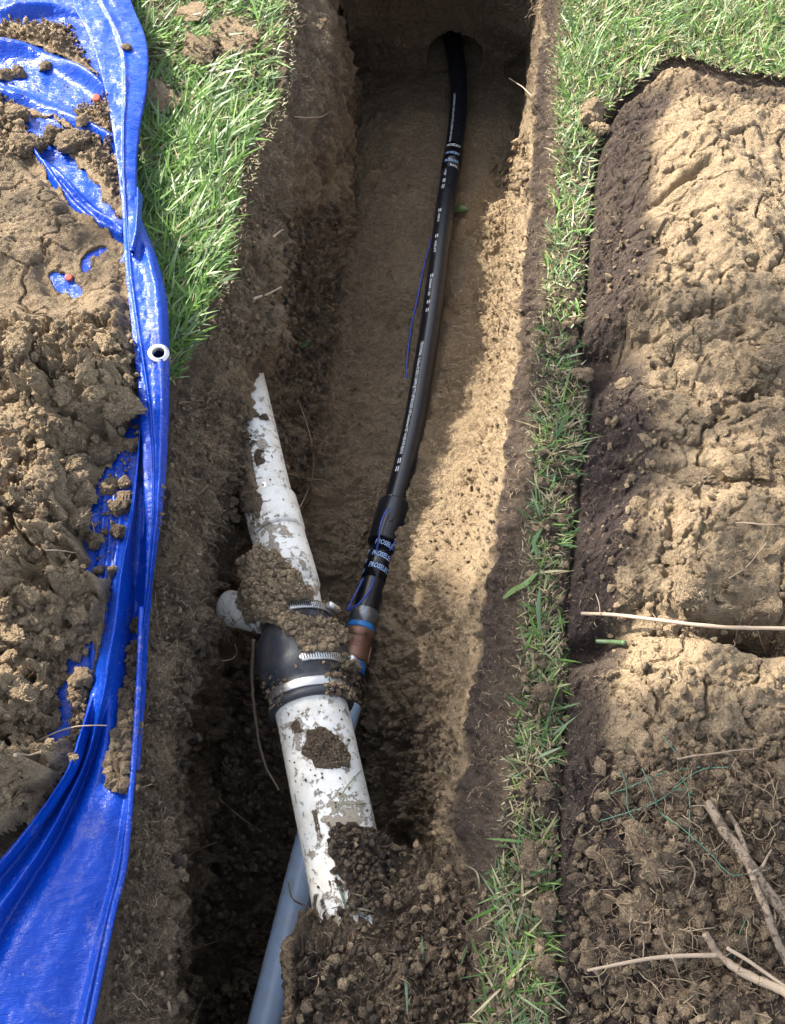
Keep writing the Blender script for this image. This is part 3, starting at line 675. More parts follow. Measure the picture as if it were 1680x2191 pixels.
# lower sheet: second roll and the wide apron by the trench
def zl_(S_, T_, X, Y):
    up = 1 - sstep(1420, 1620, Y)
    z = .030 + up * (.045 * np.exp(-((S_ - .28) / .22) ** 2) - .02 * sstep(.6, .85, S_))
    k = 1 - up
    z = z + k * (.038 * np.exp(-((S_ - .03) / .08) ** 2) + .020 * np.exp(-((S_ - (.28 + .05 * T_)) / .05) ** 2) - .014 * np.exp(-((S_ - (.38 + .06 * T_)) / .07) ** 2)
                 + .008 * np.exp(-((S_ - (.56 + .04 * np.sin(T_ * 14))) / .12) ** 2) + .003 * np.exp(-((S_ - .80) / .10) ** 2) + .012 * np.exp(-((S_ - .975) / .02) ** 2))
    return z + .002 * np.sin(S_ * 13 + T_ * 6) * k
apL = [(298, 900), (290, 1000), (275, 1100), (256, 1180), (238, 1260), (224, 1350), (204, 1440), (188, 1510), (166, 1580), (142, 1645), (85, 1735), (0, 1838), (-120, 1960), (-330, 2200), (-420, 2330)]
apR = [(308, 900), (308, 1000), (307, 1100), (305, 1200), (302, 1290), (299, 1370), (297, 1440), (293, 1510), (288, 1580), (283, 1650), (277, 1740), (263, 1850), (238, 1960), (196, 2160), (160, 2330)]
V_, F_, APR = sheet(apL, apR, zl_, 560, 150, 320, .0018)
child('apron', V_, F_, M_TARP, tarp, attrs={'dust': .35 + .5 * sstep(.15, .0, np.abs(V_[:, 0] + .27)) * sstep(.4, .1, V_[:, 1])})
# thin rolled edge cord along the apron
E = W(*np.array(pl([(303, 1300), (298, 1440), (290, 1580), (281, 1690), (266, 1850), (240, 1960), (199, 2160), (170, 2290)], 200)).T, .048)
V_, F_ = tube(E, .0038, 10); child('edge_rope', V_, F_, M_TARP, tarp, attrs={'dust': np.full(len(V_), 1.2)})
# eyelet
M_ALU = simple('eyelet_metal', (.62, .62, .62), .34, .9, dirt=.6, thr=.60, dscale=120)
def lathe(prof, c, axis, n=48):
    axis = np.array(axis, float); axis /= np.linalg.norm(axis)
    u = np.cross(axis, [0, 1, 0]); u /= np.linalg.norm(u); v = np.cross(axis, u)
    a = np.linspace(0, 2 * math.pi, n, endpoint=False)
    V = np.array([np.array(c) + axis * h + r * (u * math.cos(x) + v * math.sin(x)) for r, h in prof for x in a])
    return V, [grid_faces(len(prof), n, wrap=True)]
hz_ = HEM[np.unravel_index(np.argmin(np.hypot(HEM[..., 0] - GC[0], HEM[..., 1] - GC[1])), HEM.shape[:2])]
gc = (GC[0], GC[1], hz_[2] + .001)
V_, F_ = lathe([(.0088, -.006), (.0090, .001), (.0100, .0024), (.0120, .0022), (.0132, .0012), (.0150, .0018), (.0162, .0010), (.0165, -.001), (.0150, -.0035), (.0088, -.006)], gc, (.12, -.1, 1))
child('eyelet', V_, F_, M_ALU, tarp)

# ------------------------------------------------------------------ what stands under a measured pixel: depth lattice over the built surfaces
LW, LH, ST = 900, 1180, 2.0
lat = np.full((LH, LW), 1e9); latP = np.zeros((LH, LW, 3)); latN = np.zeros((LH, LW, 3))
def rasterise(G_, N_):
    P_ = G_.reshape(-1, 3); n_ = N_.reshape(-1, 3); X, Y, dd = proj(P_)
    ix = ((X + 60) / ST).astype(int); iy = ((Y + 80) / ST).astype(int)
    ok = (ix >= 0) & (ix < LW) & (iy >= 0) & (iy < LH) & (dd > .2)
    P_, n_, ix, iy, dd = P_[ok], n_[ok], ix[ok], iy[ok], dd[ok]
    o = np.argsort(-dd)
    for ax in (0, 1):
        jx_ = np.minimum(ix + ax, LW - 1)
        for ay in (0, 1):
            jy_ = np.minimum(iy + ay, LH - 1)
            k = dd[o] < lat[jy_[o], jx_[o]] - .0
            oo = o[k]; lat[jy_[oo], jx_[oo]] = dd[oo]; latP[jy_[oo], jx_[oo]] = P_[oo]; latN[jy_[oo], jx_[oo]] = n_[oo]
rasterise(G, Nn)
up_ = lambda A: (lambda n: n * np.sign(n[..., 2:3] + 1e-9))(grid_normals(A))
HG = np.stack([HX, HY, np.maximum(np.where(hb, S, -1), np.where(inT < 10, TZ, -1))], -1)
MGk = np.where(keep[..., None], MG, np.nan)
def rast2(A, mask):
    n = up_(A); f = mask.ravel(); rasterise(A.reshape(-1, 3)[f], n.reshape(-1, 3)[f])
rast2(MG, keep); rast2(HG, HG[..., 2] > -.5)
rast2(HEM, np.ones(HEM.shape[:2], bool)); rast2(APR, np.ones(APR.shape[:2], bool))
def hit(X, Y):
    i, j = int((Y + 80) / ST), int((X + 60) / ST)
    i = min(max(i, 1), LH - 2); j = min(max(j, 1), LW - 2)
    for r in range(0, 8):
        b_ = lat[max(i - r, 0):i + r + 1, max(j - r, 0):j + r + 1]
        k = np.unravel_index(np.argmin(b_), b_.shape)
        if b_[k] < 1e8:
            kk = (max(i - r, 0) + k[0], max(j - r, 0) + k[1]); return latP[kk].copy(), latN[kk].copy()
    return W(X, Y, 0), np.array([0, 0, 1.])

# ------------------------------------------------------------------ rocks, crumbs, clods
rng = np.random.default_rng(4)
def ico(sub):
    import bmesh
    bm_ = bmesh.new(); bmesh.ops.create_icosphere(bm_, subdivisions=sub, radius=1)
    V = np.array([v.co[:] for v in bm_.verts]); F = np.array([[v.index for v in f.verts] for f in bm_.faces]); bm_.free(); return V, F
ICO1 = ico(1); ICO2 = ico(2); ICO4 = ico(5)
def polyrock(D, planes, r_, lo=.62, hi=1.0):
    n_ = r_.standard_normal((planes, 3)); n_ /= np.linalg.norm(n_, axis=1, keepdims=True); h_ = r_.uniform(lo, hi, planes)
    c = D @ n_.T; rad = np.where(c > .05, h_ / np.maximum(c, .05), 9).min(1); return D * np.clip(rad, .3, 1.35)[:, None]
VAR2 = [polyrock(ICO2[0], 11, rng) * (1 + .16 * fbm(ICO2[0] + k * 9.1, 2.6, 3, k)[:, None]) for k in range(14)]
VAR1 = [polyrock(ICO1[0], 9, rng, .55) * (1 + .10 * rng.standard_normal((len(ICO1[0]), 1))) for _ in range(14)]
def rand_rot(n):
    q = rng.standard_normal((n, 4)); q /= np.linalg.norm(q, axis=1, keepdims=True); a, b_, c, d_ = q.T
    return np.stack([1 - 2 * (c * c + d_ * d_), 2 * (b_ * c - a * d_), 2 * (b_ * d_ + a * c), 2 * (b_ * c + a * d_), 1 - 2 * (b_ * b_ + d_ * d_), 2 * (c * d_ - a * b_), 2 * (b_ * d_ - a * c), 2 * (c * d_ + a * b_), 1 - 2 * (b_ * b_ + c * c)], 1).reshape(n, 3, 3)
def crumbs(P, size, tones_, level=2):
    base = VAR2 if level == 2 else VAR1; Fb = (ICO2 if level == 2 else ICO1)[1]
    n = len(P); Rm = rand_rot(n); sc_ = size[:, None] * rng.uniform(.7, 1.25, (n, 3))
    which = rng.integers(0, len(base), n); B = np.array(base)[which] * sc_[:, None]
    V = np.einsum('nij,nkj->nki', Rm, B) + P[:, None]
    nb = len(base[0]); F = (Fb[None] + (np.arange(n) * nb)[:, None, None]).reshape(-1, 3)
    return V.reshape(-1, 3), F, np.repeat(tones_, nb)
def scatter_pix(poly, n, falloff=None):
    """surface points under a measured outline, evenly over it"""
    poly = np.array(poly, float); x0, y0 = poly.min(0); x1, y1 = poly.max(0); out = []
    while len(out) < n:
        X = rng.uniform(x0, x1, n * 3); Y = rng.uniform(y0, y1, n * 3); k = sdf_poly(X, Y, poly) < 0
        out += list(zip(X[k], Y[k]))
        if not k.any(): break
    return out[:n]
def crumb_field(poly, n, smin, smax, tone, label, tvar=.15, sink=.3, p=2.5):
    n = int(n * 1.5); p = p * 1.5; smin *= .6; smax *= .9
    pts = scatter_pix(poly, n); PN = [hit(X, Y) for X, Y in pts]
    P = np.array([a for a, b_ in PN]); Nr = np.array([b_ for a, b_ in PN])
    sz = smin + (smax - smin) * rng.random(len(P)) ** p
    P = P + Nr * (sz * (1 - sink))[:, None]
    return crumbs(P, sz, np.clip(tone + tvar * rng.standard_normal(len(P)), 0, 1), 1)
def stuff_crumbs(name, fields, label):
    Vs, Fs, Ts, off = [], [], [], 0
    for V, F, T in fields: Vs.append(V); Fs.append(F + off); Ts.append(T); off += len(V)
    V = np.vstack(Vs); o = solo(name, V, np.vstack(Fs), M_SOIL, attrs={'tone': np.concatenate(Ts), 'damp': np.zeros(len(V))}, smooth=False)
    tag(o, label, 'soil crumbs', kind='stuff'); return o
#CRUMBS
stuff_crumbs('soil_crumbs', [crumb_field([(385, 1320), (620, 1250), (640, 1400), (560, 1500), (620, 1780), (560, 2200), (380, 2200), (370, 1700)], 1500, .002, .011, .52, ''),
    crumb_field([(760, 1500), (985, 1560), (980, 1790), (820, 1790)], 500, .002, .007, .46, ''),
    crumb_field([(610, 440), (740, 440), (720, 700), (660, 950), (640, 1190), (540, 1290), (440, 1260), (500, 1000), (600, 760)], 1500, .002, .010, .50, '')],
    'dark loose crumbs strewn over the trench pit and its left side')
stuff_crumbs('soil_crumbs', [crumb_field([(1045, 340), (1135, 270), (1125, 600), (1100, 800), (1060, 1100), (1000, 1600), (960, 1500), (920, 1200), (1040, 900), (1015, 500)], 500, .0015, .006, .12, ''),
    crumb_field([(1050, 330), (1140, 270), (1125, 420), (1060, 400)], 160, .003, .011, .15, '')],
    'tan crumbs on the sunlit sandy bank right of the black pipe')
stuff_crumbs('soil_crumbs', [crumb_field([(740, 1800), (980, 1810), (1050, 1900), (1040, 2200), (630, 2200), (720, 1960)], 600, .0018, .009, .42, '', .22)],
    'mixed crumbs on the dark soil bank at the near end of the trench')
stuff_crumbs('soil_crumbs', [crumb_field([(1300, 1600), (1680, 1550), (1680, 2191), (1215, 2191), (1230, 1800)], 1500, .002, .010, .35, '', .2),
    crumb_field([(1300, 500), (1680, 400), (1680, 1550), (1280, 1550)], 700, .002, .009, .2, '', .12)], 'loose crumbs scattered over the right soil mound')
stuff_crumbs('soil_crumbs', [crumb_field([(0, 40), (150, 50), (200, 140), (100, 90), (0, 80)], 350, .0015, .007, .15, ''), crumb_field([(150, 235), (230, 195), (240, 285)], 250, .0012, .004, .15, ''),
    crumb_field([(110, 290), (240, 290), (258, 430), (190, 350)], 250, .0015, .006, .22, ''), crumb_field([(180, 1100), (255, 960), (300, 900), (290, 1000), (220, 1240)], 110, .0012, .005, .2, ''),
    crumb_field([(0, 700), (290, 700), (300, 900), (230, 1000), (170, 1100), (200, 1380), (120, 1500), (0, 1750)], 1000, .0015, .0085, .10, '', .1, .45),
    crumb_field([(0, 120), (250, 220), (220, 330), (60, 300)], 90, .001, .003, .2, ''), crumb_field([(0, 200), (60, 240), (50, 330), (0, 340)], 160, .002, .009, .15, ''),
    crumb_field([(270, 1380), (297, 1380), (290, 1500), (284, 1600), (280, 1700), (235, 1685), (240, 1600), (262, 1520)], 330, .003, .010, .33, '', .12, .0, 1.3),
    crumb_field([(160, 1500), (190, 1470), (160, 1600), (150, 1630)], 80, .002, .007, .4, '')],
    'tan crumbs of dug soil lying on the tarp and its heap')

def make_clod(seed, level=ICO4):
    V = polyrock(level[0], 16, np.random.default_rng(seed), .68, 1.0); s = seed * 7.3
    d_ = 1 + .16 * fbm(V + s, 1.3, 2, seed) + .26 * (chunks(V + s, 1.9, seed, .6) - .5) + .13 * (chunks(V + s, 4.6, seed + 1, .5) - .5) + .07 * fbm(V + s, 9, 4, seed + 2)
    return V * d_[:, None]
CLV = [make_clod(k) for k in range(7)]
CLM = {}
def clod_mesh(k, tone):
    key = (k, round(tone, 1))
    if key not in CLM: CLM[key] = mesh_data('soil_clod', CLV[k], ICO4[1], M_SOIL, attrs={'tone': np.full(len(CLV[k]), tone) + .1 * fbm(CLV[k], 3, 2, 3), 'damp': np.zeros(len(CLV[k]))})
    return CLM[key]
CLODS = [
 # X, Y, radius px, flatness, tone, label, group
 (237, 1045, 21, .8, .25, 'round tan clod at the upper left of the bunch on the blue sheet', 'T'),
 (272, 1034, 16, .8, .25, 'tan clod tucked against the blue roll at the top of the bunch', 'T'),
 (270, 1062, 14, .8, .3, 'small clod squeezed between two bigger ones on the blue sheet', 'T'),
 (258, 1086, 22, .85, .28, 'biggest rough clod at the foot of the bunch on the blue sheet', 'T'),
 (175, 1117, 24, .7, .28, 'flat wide clod at the heap edge left of the exposed blue sheet', 'T'),
 (203, 1160, 19, .9, .22, 'pale round clod low at the left edge of the exposed blue sheet', 'T'),
 (254, 1139, 16, .75, .38, 'lone brown clod close to the blue roll', 'T'),
 (225, 1140, 8, .9, .28, 'pea sized clod alone in the middle of the blue sheet', 'T'),
 (206, 985, 20, 1.0, .42, 'upright grey brown clod above the exposed blue sheet', 'T'),
 (285, 952, 15, .9, .15, 'sunlit sandy clod beside the tarp hem above the exposed patch', 'T'),
 (210, 1222, 10, .9, .28, 'small clod at the lower tip of the exposed blue sheet, left one', 'T'),
 (243, 1222, 9, .9, .28, 'small clod at the lower tip of the exposed blue sheet, beside the roll', 'T'),
 (293, 1338, 15, .9, .38, 'topmost clod in the dark gap between blue roll and rolled edge', 'T'),
 (281, 1395, 16, .9, .4, 'second clod down in the gap between blue roll and rolled edge', 'T'),
 (268, 1492, 25, .8, .35, 'largest clod in the row lying against the rolled tarp edge', 'T'),
 (280, 1440, 17, .8, .4, 'clod just above the largest one in the row by the tarp edge', 'T'),
 (176, 1452, 22, .8, .25, 'light tan clod between the exposed blue strip and the roll', 'T'),
 (170, 1490, 20, .8, .22, 'pale clod below its twin beside the exposed blue strip', 'T'),
 (240, 1634, 19, .8, .38, 'smooth grey clod near the lower end of the row on the apron', 'T'),
 (245, 1675, 19, .85, .35, 'grey brown clod at the lowest left end of the row on the apron', 'T'),
 (272, 1650, 15, .8, .33, 'clod beside the rolled tarp edge near the end of the row', 'T'),
 (276, 1680, 12, .9, .15, 'little sunlit clod touching the rolled edge at the end of the row', 'T'),
 (40, 160, 15, .85, .2, 'brown clod alone on the upper left blue sheet', 'T'),
 (99, 146, 13, .8, .28, 'crumbly clod on the long fold of the upper blue sheet', 'T'),
 (272, 103, 12, .6, .28, 'broken dark clod alone on the broad part of the tarp hem', 'T'),
 (168, 310, 30, .75, .32, 'largest round clod on the triangular blue patch', 'T'),
 (118, 300, 21, .7, .35, 'brown clod left of the largest one on the triangular blue patch', 'T'),
 (178, 262, 15, .8, .12, 'bright sandy clod above the largest one on the triangular blue patch', 'T'),
 (56, 322, 34, .7, .22, 'big angular clod at the heap edge by the narrow double fold', 'T'),
 (40, 250, 30, .6, .15, 'sandy clod at the left edge below the second long fold', 'T'),
 (8, 165, 18, .8, .2, 'clod cut by the left picture edge on the upper blue sheet', 'T'),
 (1264, 256, 30, .75, .12, 'large sandy clod on the top of the narrow turf strip', 'G'),
 (1275, 292, 17, .7, .12, 'sandy clod just below the large one at the mound side', 'G'),
 (1246, 812, 20, .5, .15, 'flat tan clod across the turf strip beside the dark hollow', 'G'),
 (1156, 1486, 20, .6, .35, 'grey clod on the turf strip level with the forked rootlets', 'G'),
 (1165, 1520, 14, .6, .35, 'smaller grey clod just under another on the turf strip', 'G'),
 (1180, 1650, 22, .7, .35, 'crumbly brown clod on the right half of the turf strip', 'G'),
 (1166, 1697, 20, .6, .4, 'dark flattened clod in the middle of the turf strip', 'G'),
 (1135, 1842, 38, .5, .28, 'widest pale clod covering the lower turf strip', 'G'),
 (1168, 1936, 26, .6, .25, 'tan clod at the right rim of the lower turf strip', 'G'),
 (1170, 1990, 13, .7, .28, 'small clod below the tan one at the right rim of the strip', 'G'),
 (1162, 2066, 24, .6, .32, 'brown clod in the lowest grass of the turf strip', 'G'),
 (1336, 1600, 27, .45, .32, 'flat slab shaped clod at the top of the shaded mound', 'M'),
 (1345, 1632, 22, .55, .25, 'tan clod right below the flat slab shaped one', 'M'),
 (1397, 1858, 25, .7, .2, 'pale angular clod above a web of rootlets on the mound', 'M'),
 (1352, 1952, 34, .65, .2, 'large pale knobbly clod on the dark part of the mound', 'M'),
 (1574, 1902, 27, .75, .25, 'pale square clod beside the thick stick', 'M'),
 (1432, 1826, 16, .7, .2, 'small yellowish clod above the web of rootlets', 'M'),
 (1345, 1250, 34, .6, .15, 'sandy clod above the long thin stick', 'M'),
 (1650, 770, 34, .5, .2, 'broad tan clod at the right picture edge of the mound', 'M'),
 (926, 1896, 24, .5, .12, 'pale tan clod on the dark bank beside the white pipe', 'B'),
 (915, 2040, 18, .5, .3, 'brown clod on the dark bank near two grass blades', 'B'),
 (490, 80, 46, .13, .05, 'flat pale soil cake in the grass near the trench edge', 'L'),
 (357, 222, 36, .15, .05, 'flat pale soil cake in the grass beside the tarp shadow', 'L'),
 (432, 118, 34, .13, .12, 'crumbled tan soil cake in the thin grass near the top', 'L'),
 (420, 38, 28, .14, .12, 'small tan soil cake highest up in the left grass', 'L'),
]
GRP = {'T': 'soil clods lying on the tarp', 'G': 'soil clods on the turf strip', 'M': 'soil clods on the right mound', 'B': 'soil clods on the near bank', 'L': 'soil cakes in the left grass'}
for i, (X, Y, r, fl_, tn_, lab, gp) in enumerate(CLODS):
    P, n_ = hit(X, Y); dd = proj(P)[2]; rm = r / FD * dd
    o = link('soil_clod', clod_mesh(i % 7, tn_)); o.rotation_euler = (rng.uniform(-.3, .3), rng.uniform(-.3, .3), rng.uniform(0, 6.28))
    o.scale = (rm * rng.uniform(.9, 1.1), rm * rng.uniform(.85, 1.1), rm * fl_)
    o.location = P + np.array([0, 0, rm * fl_ * .45 + (.012 if gp in 'GL' else 0)])
    tag(o, lab, 'soil clod', GRP[gp])

def sunk_clods(poly, n, r0, r1, fl, tn, lab, gp, rows, colsx):
    pts = []
    for X, Y in scatter_pix(poly, n * 12):
        r = r0 + (r1 - r0) * rng.random() ** 2.2
        if all((X - a) ** 2 + (Y - b_) ** 2 > (.80 * (r + c)) ** 2 for a, b_, c in pts): pts.append((X, Y, r))
        if len(pts) >= n: break
    keyf = lambda X, Y, r: (('small', 'middling', 'large', 'very large')[int(min(3, 4 * (r - r0) / (r1 - r0 + 1e-6)))], next(t_ for lim, t_ in rows if Y < lim), next(t_ for lim, t_ in colsx if X < lim))
    groups_ = {}
    for q_ in pts: groups_.setdefault(keyf(*q_), []).append(q_)
    ORD = ['top', 'second', 'third', 'fourth', 'fifth', 'sixth', 'seventh', 'eighth', 'ninth', 'tenth', 'eleventh', 'twelfth', 'thirteenth', 'fourteenth']
    labs = {}
    for k_, v_ in groups_.items():
        v_.sort(key=lambda a: a[1])
        for j_, a in enumerate(v_): labs[a] = f"{k_[0]} {lab} {k_[1]}, {k_[2]}" + (f", {ORD[min(j_, 13)]} one from above" if len(v_) > 1 and j_ else (", topmost one" if len(v_) > 1 else ''))
    for i, (X, Y, r) in enumerate(pts):
        lb_ = labs[(X, Y, r)]
        P, n_ = hit(X, Y); rm = r / FD * proj(P)[2]; o = link('soil_clod', clod_mesh((i * 3) % 7, tn + .1 * (i % 3 - 1)))
        o.rotation_euler = (rng.uniform(-.5, .5), rng.uniform(-.5, .5), rng.uniform(0, 6.28)); f_ = fl * rng.uniform(.8, 1.2)
        o.scale = (rm * rng.uniform(.9, 1.35), rm * rng.uniform(.8, 1.1), rm * f_); o.location = P + np.array([0, 0, rm * f_ * .22]); tag(o, lb_, 'soil clod', gp)
sunk_clods([(0, 690), (270, 700), (290, 880), (250, 960), (165, 1080), (150, 1200), (190, 1300), (150, 1400), (100, 1500), (120, 1620), (0, 1760)], 95, 13, 50, .75, .12, 'heap clod', 'clods making up the heap on the tarp', [(790, 'level with eyelet'), (900, 'under eyelet level'), (1010, 'above exposed sheet'), (1130, 'beside exposed sheet'), (1250, 'under exposed sheet'), (1380, 'above blue strip'), (1540, 'beside blue strip'), (9999, 'at heap foot')], [(70, 'picture edge'), (160, 'mid heap'), (9999, 'tarp side')])
sunk_clods([(1330, 700), (1680, 650), (1680, 1300), (1330, 1290)], 26, 10, 42, .45, .14, 'pressed clod', 'clods pressed into the upper right mound', [(800, 'high on sunlit mound'), (950, 'below mound crest'), (1120, 'mid mound'), (9999, 'above the long stick')], [(1450, 'dark edge side'), (1570, 'centre'), (9999, 'picture edge')])
sunk_clods([(1270, 1660), (1480, 1640), (1500, 2191), (1230, 2191)], 34, 10, 38, .6, .28, 'brown clod', 'clods in the shaded lower mound', [(1780, 'by the netting'), (1950, 'below the netting'), (2060, 'above the forked stick'), (9999, 'below the forked stick')], [(1320, 'near turf'), (1410, 'centre'), (9999, 'towards sticks')])
# ------------------------------------------------------------------ grass
PAL = np.array([(.11, .22, .035), (.16, .29, .05), (.06, .13, .035), (.20, .32, .10), (.27, .34, .19), (.08, .17, .06), (.34, .31, .16), (.44, .36, .21), (.52, .43, .27)])
def blades(P, L_, W_, az, tilt, bend, colidx, pal=PAL):
    n = len(P); k = 5; t = np.linspace(0, 1, k)[None, :, None]
    dirh = np.stack([np.cos(az), np.sin(az), 0 * az], 1)[:, None]; up = np.array([0, 0, 1.])[None, None]
    a0 = tilt[:, None, None]; a = a0 + (bend[:, None, None]) * t          # angle from vertical grows along blade
    seg = (L_ / (k - 1))[:, None, None] * (np.sin(a) * dirh + np.cos(a) * up)
    Cc = P[:, None] + np.concatenate([np.zeros((n, 1, 3)), np.cumsum(seg[:, :-1], 1)], 1)
    side = np.stack([-np.sin(az), np.cos(az), 0 * az], 1)
    tw = rng.uniform(-.9, .9, n); sidev = side * np.cos(tw)[:, None] + np.array([0, 0, 1.]) * np.sin(tw)[:, None]
    wv = np.array([.75, 1.0, .9, .62, .06])[None, :, None] * W_[:, None, None] * .5
    V = np.stack([Cc - sidev[:, None] * wv, Cc + sidev[:, None] * wv], 2).reshape(n, k * 2, 3)
    V[..., 2] += .0
    Fb = np.array([[2 * i, 2 * i + 1, 2 * i + 3, 2 * i + 2] for i in range(k - 1)])
    F = (Fb[None] + (np.arange(n) * 2 * k)[:, None, None]).reshape(-1, 4)
    c = pal[colidx] * rng.uniform(.75, 1.3, (n, 1)); c = np.repeat(c[:, None], 2 * k, 1)
    c[:, :2] = c[:, :2] * .6 + np.array([.30, .27, .14]) * .4           # pale sheaths at the foot
    return V.reshape(-1, 3), F, np.clip(c.reshape(-1, 3), 0, 1)
def surf_z(x, y):
    """height of the ground loft at lawn points: flat lawn"""
    return .004 * np.ones_like(x)
def lawn(poly, dens, Lr, Wr, probs, azc, azs, tl, bend, zmax=None, mask=None, z=0.0):
    poly = np.array(poly, float); Wp = W(poly[:, 0], poly[:, 1], 0.0); x0, y0 = Wp[:, :2].min(0); x1, y1 = Wp[:, :2].max(0)
    n = int((x1 - x0) * (y1 - y0) * dens)
    x = rng.uniform(x0, x1, n); y = rng.uniform(y0, y1, n)
    X, Y, _ = proj(np.stack([x, y, 0 * x], -1)); k = sdf_poly(X, Y, poly) < 0
    x, y, X, Y = x[k], y[k], X[k], Y[k]
    if mask is not None:
        k = rng.random(len(x)) < mask(X, Y, x, y); x, y, X, Y = x[k], y[k], X[k], Y[k]
    n = len(x); P = np.stack([x, y, np.full(n, z - .002)], 1)
    clump = vnoise(np.stack([x, y], 1), 18, 3)
    L_ = rng.uniform(*Lr, n) * (1 + .25 * clump) * (.55 + .45 * sstep(4, 45, -sdf_poly(X, Y, poly))); W_ = rng.uniform(*Wr, n)
    az = azc + azs * rng.standard_normal(n) + 1.2 * vnoise(np.stack([x, y], 1), 9, 8)
    tilt = rng.uniform(*tl, n); bd = rng.uniform(*bend, n)
    ci_ = rng.choice(len(PAL), n, p=probs)
    return blades(P, L_, W_, az, tilt, bd, ci_)
def put_grass(name, fields, label):
    Vs, Fs, Cs, off = [], [], [], 0
    for V, F, c in fields: Vs.append(V); Fs.append(F + off); Cs.append(c); off += len(V)
    V = np.vstack(Vs); o = solo(name, V, np.vstack(Fs), M_GRASS, colors={'tint': np.vstack(Cs)}, smooth=False)
    tag(o, label, 'grass', kind='stuff')
GREEN = [.24, .26, .10, .14, .10, .09, .04, .02, .01]; MIXED = [.17, .17, .08, .12, .12, .06, .10, .10, .08]; STRAW = [.02, .02, .0, .02, .06, .0, .24, .36, .28]; SHADE = [.18, .10, .18, .08, .12, .12, .08, .08, .06]
LL = [(180, -160), (606, -160), (604, 0), (597, 100), (581, 225), (525, 310), (502, 450), (468, 610), (425, 715), (374, 815), (330, 830), (290, 640), (255, 440), (255, 200), (200, 0)]
cakes = [(490, 80, 42), (357, 222, 34), (432, 118, 30)]
def lmask(X, Y, x, y):
    m_ = np.ones_like(X)
    for a, b_, r in cakes: m_ *= 1 - .92 * (np.hypot(X - a, Y - b_) < r)
    th = sstep(330, 60, Y) * .45 + .35 * sstep(.1, .6, vnoise(np.stack([x, y], 1), 13, 77)) * sstep(600, 200, Y)
    return m_ * (1 - th)
put_grass('grass', [
    lawn(LL, 30000, (.025, .055), (.0016, .0034), GREEN, .7, .9, (.7, 1.4), (.1, .6), mask=lmask),
    lawn(LL, 8500, (.05, .095), (.0030, .0056), GREEN, .7, .8, (.9, 1.45), (.0, .4), mask=lmask),
    lawn(LL, 22000, (.012, .03), (.0012, .0022), STRAW, .5, 1.6, (1.1, 1.5), (0, .2)),
    lawn([(565, -100), (640, -100), (632, 90), (610, 240), (560, 320), (530, 440), (498, 600), (470, 650), (470, 560), (495, 430), (500, 320), (560, 220)], 26000, (.008, .022), (.0010, .0020), STRAW, 0, 2., (1.0, 1.55), (0, .3), z=-.006)],
    'short sunlit lawn grass between the blue tarp and the trench')
SP = [(1192, 120), (1300, 215), (1292, 250), (1272, 330), (1256, 500), (1246, 640), (1232, 740), (1258, 830), (1240, 980), (1222, 1150), (1206, 1300), (1206, 1500), (1196, 1700), (1190, 1900), (1190, 2050), (1205, 2191), (1220, 2420), (1000, 2420), (1020, 2191), (1035, 2050), (1060, 1850), (1092, 1650), (1118, 1450), (1132, 1200), (1142, 1000), (1152, 760), (1172, 560), (1188, 400), (1192, 220)]
def smask(X, Y, x, y):
    v = vnoise(np.stack([x, y], 1), 16, 33); m_ = 1 - (.30 + .58 * sstep(650, 850, Y)) * sstep(-.1, .35, v)
    for a, b_, r in [(1264, 256, 30), (1135, 1842, 34), (1180, 1650, 18), (1166, 1936, 20)]: m_ *= 1 - .9 * (np.hypot(X - a, Y - b_) < r)
    return m_
put_grass('grass', [
    lawn(SP, 27000, (.018, .042), (.0013, .0026), SHADE, 1.2, 1.6, (.6, 1.4), (.1, .6), mask=smask),
    lawn(SP, 4600, (.035, .065), (.0024, .0042), SHADE, 1.2, 1.8, (.8, 1.45), (.0, .5), mask=smask),
    lawn(SP, 32000, (.010, .026), (.0011, .0022), STRAW, 2.6, 1.5, (1.0, 1.5), (0, .3)),
    lawn([(1170, 60), (1208, 60), (1206, 240), (1202, 420), (1186, 600), (1166, 780), (1152, 1000), (1130, 1300), (1100, 1640), (1075, 1660), (1110, 1300), (1130, 1000), (1140, 800), (1160, 600), (1175, 400)], 20000, (.008, .020), (.0010, .0018), STRAW, 3.0, .8, (1.0, 1.5), (0, .2), z=-.006)],
    'narrow strip of turf standing between the trench and the mound')
RL = [(1196, -160), (1900, -160), (1900, 180), (1680, 165), (1540, 150), (1490, 125), (1430, 120), (1385, 160), (1320, 215), (1296, 240), (1196, 260)]
put_grass('grass', [
    lawn(RL, 30000, (.022, .048), (.0015, .0030), MIXED, 1.2, 1.6, (.5, 1.35), (.1, .8)),
    lawn(RL, 5000, (.04, .07), (.0024, .0040), GREEN, 1.2, 1.6, (.6, 1.3), (.1, .6)),
    lawn(RL, 26000, (.012, .03), (.0012, .0022), STRAW, .5, 2., (1.1, 1.5), (0, .2))],
    'dry looking lawn beyond the top of the right mound')

